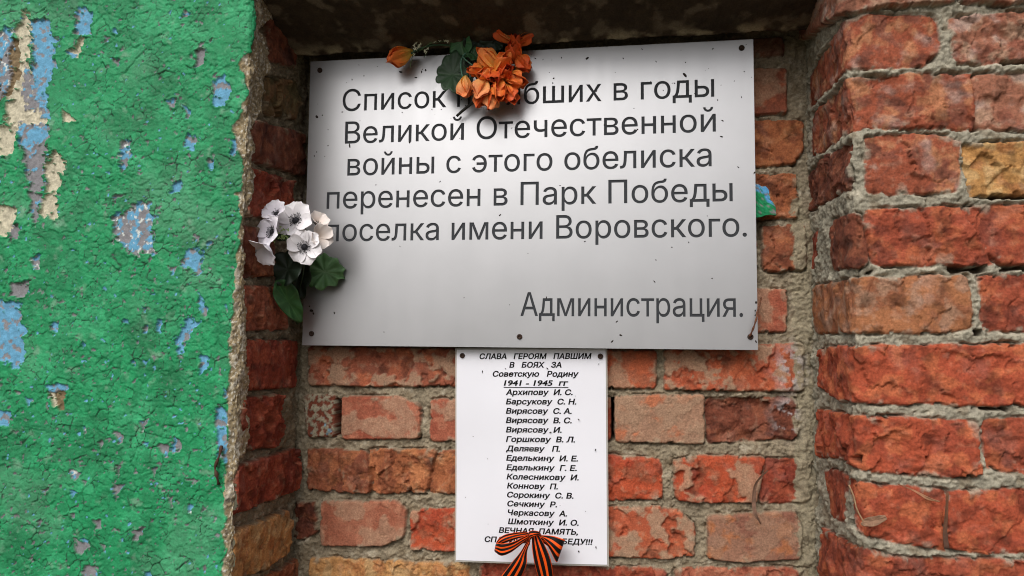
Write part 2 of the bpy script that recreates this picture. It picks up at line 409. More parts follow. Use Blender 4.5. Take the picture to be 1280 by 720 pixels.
JAMB=[
('r','darkred',0,[(55,474),(146,492),(149,439),(67,417)]),
('r','moss',0,[(57,386),(160,416),(158,358),(58,335)]),
('r','darkred',2,[(23,311),(186,339),(193,275),(18,257)]),
('r','redB',1,[(19,243),(165,254),(163,202),(10,178)]),
('r','darkred',-2,[(-1,158),(101,171),(105,105),(4,93)]),
('r','tanred',2,[(40,123),(117,128),(123,108),(42,100)]),
('r','brickA',0,[(11,79),(138,86),(145,26),(15,23)]),
('r','redB',2,[(20,5),(182,5),(187,-63),(29,-58)]),
('r','redB',2,[(15,-72),(136,-76),(141,-148),(20,-139)]),
('r','redB',3,[(9,-162),(194,-163),(192,-225),(5,-220)]),
('r','tan',3,[(-5,-246),(172,-255),(176,-314),(100,-318),(-1,-302)]),
('r','tanred',0,[(33,-334),(208,-339),(212,-395),(36,-382)]),
]
PIER=[
('r','purple',9,[(1,534),(209,480),(321,475),(319,416),(239,415),(207,410),(-4,465)]),
('r','purple',6,[(330,474),(417,470),(414,412),(328,417)]),
('r','purplered',-2,[(14,400),(204,401),(225,404),(299,397),(303,363),(286,342),(203,342),(10,357)]),
('r','purple',-2,[(318,394),(414,400),(412,341),(322,344)]),
('r','purplered',-3,[(18,337),(205,327),(273,329),(342,326),(342,265),(217,270),(201,267),(48,278),(14,284)]),
('r','purple',-4,[(343,326),(411,323),(408,262),(344,265)]),
('r','darkred',-1,[(-16,256),(55,261),(197,249),(196,198),(-11,207)]),
('r','purplered',-1,[(220,254),(271,256),(318,250),(319,211),(316,190),(221,190)]),
('r','yellow',-4,[(329,242),(408,243),(405,183),(331,185)]),
('r','redB',0,[(-5,165),(35,167),(32,122),(1,119)]),
('r','darkred',0,[(114,169),(209,161),(220,130),(213,102),(109,108)]),
('r','redP',0,[(216,165),(320,168),(352,106),(226,104)]),
('r','redP',-2,[(325,168),(405,169),(402,105),(359,107)]),
('r','tanP',0,[(12,88),(209,85),(323,88),(326,31),(281,26),(7,27)]),
('r','redP',-1,[(340,87),(402,88),(399,28),(343,30)]),
('r','orangeP',2,[(43,0),(220,6),(398,9),(396,-55),(218,-56),(131,-57),(39,-49)]),
('r','orangeP',2,[(19,-85),(209,-76),(329,-79),(329,-134),(293,-137),(231,-135),(145,-127),(15,-146)]),
('r','redP',-2,[(338,-77),(395,-73),(393,-131),(341,-127)]),
('r','redP',0,[(62,-158),(159,-151),(139,-207),(84,-213)]),
('r','orangeP',0,[(168,-151),(293,-157),(292,-219),(199,-206)]),
('r','orangeP',1,[(298,-158),(392,-153),(390,-217),(296,-219)]),
('r','redP',1,[(27,-246),(205,-226),(248,-235),(389,-230),(386,-300),(246,-305),(204,-294),(20,-338)]),
]


V_ALL = axis_coords(-1510, -372, 545, 900, 1.5, 8)
V_ALL2 = axis_coords(-1510, -345, 545, 900, 1.5, 8)

# --- back wall of the niche
us = axis_coords(-392, -375, 432, 452, 1.5, 8)
KEYS = ['redA', 'orangeB', 'brickA', 'redB', 'tanred']
given = BACK
def skip_back(u, v, a, b): return not (v < -392 or v > 470 or (90 < v + 33 and b < 215) or (-10 < v and b < 215))
extra = fill_bricks(-360, 420, -404, 15, 80, KEYS, 3, lambda u, v, a, b: False)
extra += fill_bricks(-345, 205, 420, 5, 82, KEYS, 4, lambda u, v, a, b: False)
U, V, H, C = masonry(us, V_ALL, given + extra, 11, -2.0, (138, 126, 106), 0.95, 1.1, 2.4)
# lumpy vertical fillet of mortar in the right-hand corner
fil = np.exp(-((U - 409) / 15) ** 2) * sstep(350, 100, V)
H += fil * (5 + 8 * fbm(U, V, 26, 4, 901)); H -= 5.0
C = mixc(C, lin((146, 136, 114)) * (1 + 0.5 * fbm(U, V, 8, 4, 902))[..., None], 0.95 * sstep(0.40, 0.52, fil + 0.55 * fbm(U, V, 14, 4, 904)))
# lime wash stain on two of the bricks
st = sstep(0.02, 0.10, fbm(U, V, 22, 4, 903)) * np.exp(-((U - 385) / 14) ** 2 - ((V + 95) / 22) ** 2) * 1.4
st += sstep(-0.05, 0.1, fbm(U, V, 16, 4, 905)) * np.exp(-((U - 392) / 20) ** 2 - ((V + 28) / 30) ** 2) * 1.0
C = mixc(C, lin((168, 160, 160)) * np.ones_like(C), np.clip(st, 0, 0.8))
P = np.stack([U / 1000, 0 * U, V / 1000], -1); N = np.zeros_like(P); N[..., 1] = -1
# open vertical slot beside the list and behind the speckled brick
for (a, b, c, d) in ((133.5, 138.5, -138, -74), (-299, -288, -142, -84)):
    w = sstep(0, 1.5, np.minimum(np.minimum(U - a, b - U), np.minimum(V - c, d - V)) + 1.0 * fbm(U, V, 7, 2, 77)); H -= 70 * w; C = mixc(C, lin((52, 44, 38)) * np.ones_like(C), w)  # grime tone, kept dark to paint in the shade deep in the slot
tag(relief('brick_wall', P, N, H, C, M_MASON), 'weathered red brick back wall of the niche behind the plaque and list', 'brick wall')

# --- pillar on the right: reveal, rounded arris, front face
us = axis_coords(-12, -8, 430, 1150, 1.5, 9)
extra = [b for b in fill_bricks(430, 1150, 475, 12, 81, ['purplered', 'redP', 'orangeP', 'tanP', 'purple'], 21, lambda u, v, a, b: False)]
extra += fill_bricks(0, 1150, -322, 15, 80, ['redP', 'orangeP', 'redB'], 22, lambda u, v, a, b: False)
extra += fill_bricks(0, 1150, 880, 5, 81, ['purplered', 'redP', 'purple'], 23, lambda u, v, a, b: False)
U, V, H, C = masonry(us, V_ALL2, PIER + extra, 57, 2.6, (150, 144, 128), 0.78, 1.15, 3.8, 0.0)
H -= 3.0
H -= 3.0 * sstep(0, 0.5, fbm(U, V, 120, 2, 990))
# places where the bed mortar has fallen out
for (xa, ya, xb, yb) in ((1186, 331, 1236, 341), (1250, 331, 1300, 339), (1252, 76, 1292, 80), (1080, 338, 1092, 345), (1240, 243, 1300, 248), (1052, 570, 1074, 578), (1212, 508, 1260, 514), (1120, 591, 1180, 596), (1046, 652, 1062, 664), (1215, 410, 1232, 420)):
    pa, pb = at(xa, ya, -D), at(xb, yb, -D); ua, ub, va, vb = 200 + (pa.x - XR) * 1000, 200 + (pb.x - XR) * 1000, pb.z * 1000, pa.z * 1000
    q = np.minimum(np.minimum(U - ua, ub - U) * 0.5, np.minimum(V - va, vb - V)) + 5 * fbm(U, V, 16, 4, 77)
    w = sstep(0, 2.0, q); H -= 24 * w; C = mixc(C, lin((96, 84, 70)) * np.ones_like(C), w)
s_ = us[None, :] + np.linspace(-34, 34, 17)[:, None]
w_ = np.exp(-(np.linspace(-34, 34, 17) / 14.0) ** 2); w_ /= w_.sum()
sharp = np.where((s_ < 200)[..., None], np.stack([np.full(s_.shape, XR) + 0.006 * (1 - np.clip(s_, 0, 200) / 200), -s_ / 1000], -1),
                 np.stack([XR + (s_ - 200) / 1000, np.full(s_.shape, -D)], -1))
path = (sharp * w_[:, None, None]).sum(0)
tan = np.gradient(path, axis=0); tan /= np.linalg.norm(tan, axis=1)[:, None]
P = np.zeros(U.shape + (3,)); P[..., 0] = path[None, :, 0]; P[..., 1] = path[None, :, 1]; P[..., 2] = V / 1000
N = np.zeros_like(P); N[..., 0] = tan[None, :, 1]; N[..., 1] = -tan[None, :, 0]
tag(relief('brick_pillar', P, N, H, C, M_MASON), 'rough crumbling brick pillar with thick mortar ledges at the right of the plaque', 'pillar')

# --- wall on the left: painted plaster coat over a brick reveal
wall = empty('painted_wall', (-0.5, -D, -1.5), 'wall with peeling green paint over old blue and grey coats, left of the niche', 'painted wall')
us = axis_coords(5, 5, 208, 240, 1.5, 8)
extra = fill_bricks(8, 205, -402, 14, 80, ['redB', 'tanred'], 31, lambda u, v, a, b: False)
extra += fill_bricks(20, 205, 880, 5, 80, ['darkred', 'redB'], 32, lambda u, v, a, b: False)
U, V, H, C = masonry(us, V_ALL, JAMB + extra, 91, -3.0, (126, 114, 94), 0.95, 1.3, 3.0)
H -= 4.0
P = np.stack([np.full(U.shape, XL), -D + U / 1000, V / 1000], -1); N = np.zeros_like(P); N[..., 0] = 1
tag(relief('brick_reveal', P, N, H, C, M_MASON, wall), 'dark red brick side of the niche behind the broken plaster edge')

GREEN_EDGE = [(900, 8), (473, 11), (436, 9), (403, 8), (393, -7), (377, -11), (347, 4), (325, -5), (295, -17), (265, -13), (251, -2), (209, 0), (205, -10), (171, -3), (134, -5), (99, -7), (63, -8), (27, -10), (-8, -11), (-48, -10), (-71, -11), (-155, -9), (-189, -12), (-298, -9), (-1510, -10)][::-1]
PLASTER_EDGE = [(900, 70), (517, 84), (502, 88), (444, 34), (440, 53), (406, 62), (353, 50), (310, 27), (271, 25), (244, 32), (212, 23), (172, 9), (118, 13), (64, 20), (21, 28), (-9, 27), (-45, 34), (-53, 39), (-88, 31), (-126, 46), (-155, 21), (-191, 15), (-225, 10), (-301, 13), (-1510, 14)][::-1]
us = axis_coords(-1300, -420, 100, 100, 1.25, 8)
vs = axis_coords(-1510, -340, 575, 900, 1.25, 8)
V, U = np.meshgrid(vs, us, indexing='ij')
eg = np.interp(V, [a for a, _ in GREEN_EDGE], [b for _, b in GREEN_EDGE]) - 3.0 + 9.0 * fbm(U, V, 18, 5, 401)
ep = np.interp(V, [a for a, _ in PLASTER_EDGE], [b for _, b in PLASTER_EDGE]) + 20.0 * fbm(U, V, 26, 5, 402)
# paint film: cracked into curling flakes
wx = U + 4 * fbm(U, V, 20, 3, 410); wy = V + 4 * fbm(U, V, 20, 3, 411)
smooth = 0.7 * sstep(0.28, 0.5, fbm(U, V, 120, 2, 415))
smooth = np.maximum(smooth, np.exp(-((U + 300) / 55) ** 2 - ((V - 345) / 70) ** 2) * 1.1)
smooth = np.clip(np.maximum(smooth, np.exp(-((U + 290) / 40) ** 2 - ((V - 60) / 90) ** 2) * 0.5), 0, 1)
def flakes(size, seed):
    f1, f2, cid, dx, dy = worley(wx, wy * 1.1, size, seed)
    an = -1.57 + (cid * 43.0 % 1.0 - 0.5) * 3.4; e = f2 - f1
    tilt = (dx * np.cos(an) + dy * np.sin(an)) * (1.1 + 1.1 * (cid * 91.0 % 1.0)) + 1.25 * (cid * 31.0 % 1.0 - 0.5)
    curl = np.clip(f1 * 1.1, 0, 1) ** 2
    crack = (1 - sstep(0.02, 0.11, e)) * (cid * 57.0 % 1.0 > 0.3)
    return tilt, curl, crack, cid
t0, k0, c0, i0_ = flakes(5.2, 405); t1, k1, c1, i1 = flakes(9.0, 420); t2, k2, c2, i2 = flakes(17.0, 430); t3, k3, c3, i3 = flakes(46.0, 440)
flaky = 1 - 0.75 * smooth  # strength of the flaking, weaker over smooth areas
m2 = sstep(-0.05, 0.1, fbm(U, V, 40, 3, 450))
film = flaky * (m2 * (0.7 * t1 + 0.55 * t0 - 0.8 * c1 - 0.3 * c0) + (1 - m2) * (0.8 * t2 + 0.45 * t1 + 0.3 * t0 - 0.8 * c2 - 0.5 * c1)) + (0.5 * t3 - 1.0 * c3 * (i3 > 0.6))
film += 0.5 * fbm(U, V, 5, 3, 455) * flaky + 2.0 * fbm(U, V, 150, 2, 456) + 0.18 * fbm(U, V, 3, 2, 457)
g1 = lin((32, 136, 86)); g2 = lin((52, 154, 104)); g3 = lin((28, 112, 70))
C = np.ones(U.shape + (3,)) * g1
C = mixc(C, g2, 0.8 * sstep(-0.05, 0.4, fbm(U, V, 60, 4, 460))); C = mixc(C, g3, 0.8 * sstep(0.0, 0.4, fbm(U, V, 90, 4, 461)))
C = C * (1 + 0.34 * (i1 - 0.5) * flaky + 0.25 * fbm(U, V, 6, 3, 462))[..., None]
C = mixc(C, lin((96, 150, 118)) * np.ones_like(C), 0.32 * sstep(0.05, 0.4, fbm(U, V, 140, 4, 465))); C = C * (1 - 0.18 * sstep(0.08, 0.4, fbm(U, V, 75, 5, 466)))[..., None]
C = mixc(C, lin((150, 176, 158)) * np.ones_like(C), 0.35 * sstep(0.25, 0.6, fbm(U, V, 22, 4, 463)))
C = mixc(C, lin((20, 40, 30)) * np.ones_like(C), 0.9 * np.clip((0.4 + 0.6 * flaky) * (m2 * c1 + (1 - m2) * c2) * sstep(-0.1, 0.2, fbm(U, V, 30, 2, 464)), 0, 1))
G = np.ones(U.shape)
H = 2.9 + 0.64 * film
LAYER = {
 'b': (lambda u, v: lin((98, 156, 190)) * (1 + 0.4 * fbm(u, v, 9, 4, 470))[..., None], 0.7, 0.35, 0.75),
 'g': (lambda u, v: lin((130, 128, 132)) * (1 + 0.35 * fbm(u, v, 7, 4, 471))[..., None], 0.3, 0.5, 0.15),
 'c': (lambda u, v: lin((192, 184, 162)) * (1 + 0.45 * fbm(u, v, 12, 5, 472) + 0.3 * fbm(u, v, 3.5, 2, 478))[..., None], -0.9, 0.7, 0.05),
 'n': (lambda u, v: lin((124, 106, 80)) * (1 + 0.5 * fbm(u, v, 7, 4, 473))[..., None], -2.8, 1.6, 0.0),
}
def patch(kind, px, seed, wob=3.0):
    pts = [at(x, y, -D) for x, y in px]; P = np.array([((p.x - XL) * 1000, p.z * 1000) for p in pts])
    lo = P.min(0) - 9; hi = P.max(0) + 9
    a, b = np.searchsorted(vs, [lo[1], hi[1]]); c, d = np.searchsorted(us, [lo[0], hi[0]])
    if b - a < 2 or d - c < 2: return
    u = U[a:b, c:d]; v = V[a:b, c:d]
    sd = poly_sd(u + wob * fbm(u, v, 13, 3, seed), v + wob * fbm(u, v, 13, 3, seed + 1), P)[0] + 0.35 * wob * fbm(u, v, 5, 2, seed + 2)
    m = sstep(0.5, -0.5, sd)
    lipm = np.exp(-((sd - 1.3) / 1.6) ** 2) * sstep(-0.25, 0.2, fbm(u, v, 16, 2, seed + 5))
    if len(px) > 3: m = m * (1 - sstep(0.34, 0.40, fbm(u, v, 8, 3, seed + 7)) * sstep(-14, -3, sd))
    H[a:b, c:d] += 1.5 * lipm
    if kind == 'x':                                  # speckled mixture of all the old coats
        w = fbm(u, v, 13, 4, seed + 3); w2 = fbm(u, v, 8, 3, seed + 4)
        col = mixc(LAYER['g'][0](u, v), LAYER['b'][0](u, v), sstep(0.0, 0.06, w)); col = mixc(col, lin((206, 210, 206)) * np.ones_like(col), sstep(0.22, 0.3, w2))
        hh = 0.4 + 0.7 * w + 0.5 * w2; gl = 0.3
    else:
        cf, h0, ha, gl = LAYER[kind]; col = cf(u, v); hh = h0 + ha * (fbm(u, v, 9, 4, seed + 3) * 1.6 + 0.5 * fbm(u, v, 3, 2, seed + 4))
        if kind == 'b':
            w = sstep(0.16, 0.22, fbm(u, v, 12, 4, seed + 6)); col = mixc(col, LAYER['g'][0](u, v), w); hh = hh - 0.4 * w
        if kind == 'g':
            w = sstep(0.27, 0.32, fbm(u, v, 12, 3, seed + 6)); col = mixc(col, LAYER['b'][0](u, v), w); hh = hh + 0.4 * w
    H[a:b, c:d] = H[a:b, c:d] * (1 - m) + (hh - 0.6) * m
    C[a:b, c:d] = mixc(C[a:b, c:d], col, m); G[a:b, c:d] = G[a:b, c:d] * (1 - m) + gl * m
# small random losses showing primer
w = fbm(U, V, 11, 3, 480); sp = sstep(0.44, 0.48, w + 0.14 * fbm(U, V, 90, 2, 481)) * (1 - 0.6 * smooth)
C = mixc(C, LAYER['g'][0](U, V) * (0.55 + 0.5 * h01(np.floor(U / 14), np.floor(V / 14), 3))[..., None] + 0.02, sp); H -= 1.5 * sp; G *= 1 - 0.8 * sp
w = fbm(U, V, 9, 2, 485); sp = sstep(0.56, 0.59, w + 0.12 * fbm(U, V, 120, 2, 486))
C = mixc(C, LAYER['b'][0](U, V), sp); H -= 1.0 * sp
w = fbm(U, V, 7, 3, 488); sp = sstep(0.44, 0.49, w + 0.18 * fbm(U, V, 70, 2, 489) - 0.0002 * V)
C = mixc(C, lin((122, 118, 122)) * (0.8 + 0.5 * fbm(U, V, 5, 2, 490))[..., None], sp); H -= 1.2 * sp; G *= 1 - 0.8 * sp
PATCHES = [
 ('c', [(16, 34), (28, 12), (36, 30), (32, 80), (42, 118), (56, 140), (54, 160), (20, 160), (0, 160), (6, 115), (16, 90)]),
 ('b', [(33, 25), (60, 27), (67, 55), (62, 95), (55, 110), (58, 152), (46, 142), (33, 112), (34, 80), (36, 45)]),
 ('g', [(24, 80), (34, 90), (36, 120), (44, 135), (28, 140), (22, 110)]),
 ('n', [(-10, 48), (17, 50), (20, 90), (6, 118), (-10, 130)]),
 ('x', [(-10, 40), (10, 34), (13, 54), (4, 70), (8, 108), (-10, 126)]),
 ('g', [(18, 155), (57, 155), (55, 185), (51, 215), (49, 240), (34, 242), (30, 222), (25, 190)]),
 ('b', [(18, 158), (56, 157), (50, 176), (36, 178), (36, 190), (20, 182)]),
 ('c', [(60, 185), (79, 204), (66, 240), (71, 262), (66, 274), (44, 268), (52, 238), (53, 215)]),
 ('c', [(-10, 156), (16, 160), (14, 186), (6, 196), (-10, 192)]),
 ('g', [(30, 240), (50, 243), (42, 274), (39, 286), (36, 266)]),
 ('c', [(-10, 254), (17, 260), (16, 278), (6, 294), (-10, 297)]),
 ('g', [(8, 281), (18, 280), (20, 300), (8, 302)]),
 ('b', [(95, 8), (113, 17), (108, 45), (87, 42)]), ('c', [(96, 43), (102, 47), (93, 73), (77, 67), (92, 57)]), ('b', [(77, 65), (90, 68), (86, 74)]),
 ('c', [(75, 136), (92, 152), (76, 153)]),
 ('b', [(260, 103), (275, 93), (285, 113), (277, 133), (263, 132)]), ('x', [(147, 177), (160, 177), (160, 197), (150, 217), (143, 197)]),
 ('b', [(230, 167), (240, 170), (238, 188), (224, 183)]), ('b', [(285, 173), (294, 173), (290, 197), (283, 193)]), ('b', [(223, 132), (233, 137), (230, 149)]),
 ('g', [(205, 126), (217, 124), (215, 133), (208, 132)]), ('b', [(203, 126), (208, 126), (208, 133)]), ('b', [(213, 228), (224, 226), (220, 240), (207, 242)]),
 ('g', [(242, 63), (253, 60), (250, 80), (238, 84)]), ('g', [(255, 50), (262, 50), (259, 56)]), ('g', [(226, 10), (232, 18), (222, 26)]), ('g', [(124, 45), (134, 48), (128, 55)]), ('g', [(137, 74), (146, 75), (143, 83)]), ('g', [(231, 70), (239, 68), (236, 75)]),
 ('b', [(255, 200), (263, 200), (262, 211), (256, 210)]), ('b', [(137, 36), (142, 37), (141, 43), (136, 42)]),
 ('x', [(137, 273), (150, 262), (167, 253), (183, 252), (188, 282), (188, 317), (167, 320), (147, 308), (138, 290)]),
 ('g', [(137, 245), (152, 243), (145, 251), (135, 251)]), ('g', [(238, 295), (246, 296), (242, 305)]), ('g', [(208, 332), (216, 334), (213, 347), (209, 345)]),
 ('b', [(230, 310), (247, 312), (250, 335), (238, 346), (236, 335), (220, 332)]), ('b', [(230, 397), (245, 402), (233, 423), (220, 443), (215, 440), (218, 417)]),
 ('b', [(245, 443), (257, 447), (255, 460), (246, 467)]), ('b', [(243, 366), (250, 378), (255, 388), (252, 396), (246, 385)]), ('b', [(62, 402), (70, 403), (68, 416), (60, 413)]),
 ('b', [(-10, 376), (20, 377), (25, 407), (30, 447), (17, 464), (7, 453), (-10, 453)]), ('g', [(10, 352), (35, 351), (27, 370), (7, 372)]), ('x', [(33, 327), (47, 315), (43, 339)]),
 ('b', [(192, 398), (198, 400), (197, 415), (192, 413)]), ('b', [(176, 408), (182, 408), (181, 416), (176, 416)]), ('b', [(150, 398), (157, 398), (156, 405), (151, 405)]), ('b', [(98, 427), (103, 430), (99, 435)]), ('b', [(161, 451), (166, 452), (164, 459)]),
 ('b', [(174, 450), (180, 451), (178, 457)]), ('b', [(174, 384), (180, 383), (179, 391)]), ('b', [(183, 366), (191, 366), (188, 370)]), ('b', [(276, 382), (281, 384), (278, 391)]), ('b', [(253, 302), (262, 301), (258, 310)]),
 ('n', [(57, 487), (78, 485), (75, 514), (62, 508)]), ('b', [(53, 482), (80, 479), (79, 487), (55, 492)]), ('c', [(58, 490), (64, 494), (64, 507), (60, 505)]),
 ('b', [(267, 503), (278, 513), (280, 580), (268, 573), (265, 530)]), ('b', [(273, 478), (282, 497), (276, 497)]), ('b', [(-10, 512), (10, 515), (7, 532), (-10, 530)]), ('b', [(28, 496), (37, 502), (30, 506)]),
 ('x', [(100, 535), (104, 534), (102, 548)]), ('g', [(135, 540), (145, 539), (149, 553), (144, 556), (142, 546)]), ('g', [(118, 553), (124, 551), (122, 563)]),
 ('g', [(192, 557), (207, 553), (203, 571)]), ('g', [(213, 545), (222, 550), (219, 563), (212, 566)]), ('b', [(207, 559), (213, 560), (209, 565)]), ('x', [(170, 524), (181, 522), (175, 541)]), ('b', [(174, 552), (182, 554), (178, 558)]),
 ('x', [(82, 586), (97, 590), (90, 602)]), ('b', [(80, 613), (92, 614), (88, 622)]), ('g', [(137, 605), (152, 606), (140, 626)]), ('g', [(141, 582), (147, 583), (143, 597)]), ('g', [(184, 584), (194, 583), (188, 598)]), ('g', [(228, 596), (243, 601), (238, 605)]),
 ('g', [(207, 618), (213, 619), (209, 636)]), ('x', [(230, 630), (238, 632), (233, 642)]), ('g', [(247, 635), (253, 634), (250, 643)]), ('g', [(113, 647), (123, 650), (123, 662), (114, 660)]), ('g', [(163, 663), (177, 658), (168, 674), (160, 674)]), ('x', [(84, 640), (91, 640), (88, 648)]),
 ('g', [(86, 672), (110, 681), (97, 690), (90, 690)]), ('b', [(96, 673), (105, 674), (102, 682)]), ('g', [(102, 708), (121, 706), (116, 724), (97, 724)]), ('x', [(119, 678), (128, 680), (126, 694)]), ('b', [(176, 714), (183, 714), (182, 724), (176, 724)]),
 ('g', [(97, 600), (105, 602), (101, 610)]), ('g', [(48, 610), (60, 608), (52, 616)]), ('g', [(40, 652), (50, 650), (46, 658)]), ('g', [(15, 488), (22, 489), (17, 493)]),
]
for k, (kind, px) in enumerate(PATCHES): patch(kind, px, 600 + 11 * k, 11.0 if len(px) > 5 else 5.5)
# bare plaster where the coat has broken off along the corner
sdg = U - eg
m = sstep(-0.6, 0.6, sdg)
raw = np.interp(V, [-400, 100, 250, 500], [0, 1, 2, 3])
pc = lin((150, 134, 106)) * (1 + 0.55 * fbm(U, V, 11, 5, 700) + 0.3 * fbm(U, V, 3.6, 2, 701))[..., None]
pc = mixc(pc, lin((196, 190, 176)) * np.ones_like(pc), sstep(0.08, 0.4, fbm(U, V, 18, 4, 702)) * 0.7)
pc = mixc(pc, lin((98, 92, 88)) * np.ones_like(pc), sstep(0.12, 0.4, fbm(U, V, 14, 4, 703)) * 0.5)
pc = mixc(pc, lin((116, 96, 52)) * np.ones_like(pc), sstep(0.16, 0.45, fbm(U, V, 9, 3, 704)) * 0.5)
fk = fbm(U, V, 4.2, 3, 709); pc = mixc(pc, lin((214, 210, 200)) * np.ones_like(pc), 0.8 * sstep(0.22, 0.34, fk)); pc = mixc(pc, lin((70, 64, 56)) * np.ones_like(pc), 0.7 * sstep(0.24, 0.36, -fk))
hr = 0.2 + 5.0 * fbm(U, V, 30, 4, 711) - 2.0 * sstep(0, 10, sdg) + 3.0 * fbm(U, V, 22, 4, 705) + 1.2 * fbm(U, V, 5, 3, 706) + 1.5 * fbm(U, V, 11, 3, 708, 0.5, True)
H = H * (1 - m) + hr * m; C = mixc(C, pc, m); G = G * (1 - m)
dcut = ep - U
H -= 9.0 * (1 - sstep(0, 7, dcut)) * (U > 2)
s_ = us[None, :] + np.linspace(-36, 36, 19)[:, None]
w_ = np.exp(-(np.linspace(-36, 36, 19) / 11.0) ** 2); w_ /= w_.sum()
OFF = 0.006
sharp = np.where((s_ < 0)[..., None], np.stack([XL + OFF + s_ / 1000, np.full(s_.shape, -D)], -1), np.stack([np.full(s_.shape, XL + OFF), -D + s_ / 1000], -1))
path = (sharp * w_[:, None, None]).sum(0); tan = np.gradient(path, axis=0); tan /= np.linalg.norm(tan, axis=1)[:, None]
P = np.zeros(U.shape + (3,)); P[..., 0] = path[None, :, 0]; P[..., 1] = path[None, :, 1]; P[..., 2] = V / 1000
N = np.zeros_like(P); N[..., 0] = tan[None, :, 1]; N[..., 1] = -tan[None, :, 0]
tag(relief('plaster_coat', P, N, H - 1.5, np.clip(C, 0.004, 0.9), M_PAINT, wall, keep=dcut > 0, gloss=np.clip(G, 0, 1)), 'flaking green painted plaster with a broken sandy edge')

# --- concrete lintel over the niche, a soffit seen from below and the brickwork it carries
us = axis_coords(-400, -372, 440, 470, 2, 8); ds = np.arange(-20, 146, 2.0)
Dd, Ux = np.meshgrid(ds, us, indexing='ij')
n1 = fbm(Ux, Dd, 60, 4, 800); n2 = fbm(Ux, Dd, 12, 4, 801)
Z = 456 + 5 * n1 + 2.0 * n2 + 0.28 * np.maximum(Dd, 0)
Yc = -48 + 5 * fbm(Ux, Dd * 0, 45, 4, 802) - np.maximum(Dd, 0)
Z = np.where(Dd < 0, Z - Dd * 2.2, Z)                       # rear arris, then the back face going up into the gap
Yc = np.where(Dd < 0, -48 + 5 * fbm(Ux, Dd * 0, 45, 4, 802) - Dd * 0.1, Yc)
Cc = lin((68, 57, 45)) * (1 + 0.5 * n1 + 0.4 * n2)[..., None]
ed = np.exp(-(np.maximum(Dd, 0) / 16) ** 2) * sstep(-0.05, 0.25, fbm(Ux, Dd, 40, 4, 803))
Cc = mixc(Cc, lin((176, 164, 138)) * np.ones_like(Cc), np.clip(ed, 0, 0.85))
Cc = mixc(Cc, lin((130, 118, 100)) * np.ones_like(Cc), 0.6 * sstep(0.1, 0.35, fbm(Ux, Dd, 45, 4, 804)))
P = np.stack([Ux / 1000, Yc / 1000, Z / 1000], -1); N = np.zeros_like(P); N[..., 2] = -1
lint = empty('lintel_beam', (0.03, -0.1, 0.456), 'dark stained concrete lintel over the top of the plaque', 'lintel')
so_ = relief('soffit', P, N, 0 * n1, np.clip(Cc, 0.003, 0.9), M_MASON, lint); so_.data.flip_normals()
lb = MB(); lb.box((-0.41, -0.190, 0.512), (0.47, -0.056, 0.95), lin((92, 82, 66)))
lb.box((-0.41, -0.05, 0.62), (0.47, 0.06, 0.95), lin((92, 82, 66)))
lb.build('beam_body', M_MASON, lint, smooth=False)
# ------------------------------------------------------------------ lettering
def winding(q, loops, signs):
    """how many solid outlines cover each point, counters taken off"""
    cnt = np.zeros(len(q), int)
    for P, s in zip(loops, signs):
        lo, hi = P.min(0), P.max(0); m = np.where((q[:, 0] > lo[0]) & (q[:, 0] < hi[0]) & (q[:, 1] > lo[1]) & (q[:, 1] < hi[1]))[0]
        if not len(m): continue
        x, y = P[:, 0], P[:, 1]; x2, y2 = np.roll(x, -1), np.roll(y, -1); c = q[m]
        cr = (y[None] > c[:, 1:2]) != (y2[None] > c[:, 1:2])
        xi = (x2 - x)[None] * (c[:, 1:2] - y[None]) / np.where(y2 == y, 1e-12, y2 - y)[None] + x[None]
        up = np.where(y2 > y, 1, -1)[None]                     # non-zero rule: strokes may overlap themselves
        cnt[m] += s * (((cr & (c[:, 0:1] < xi)) * up).sum(1) != 0)
    return cnt
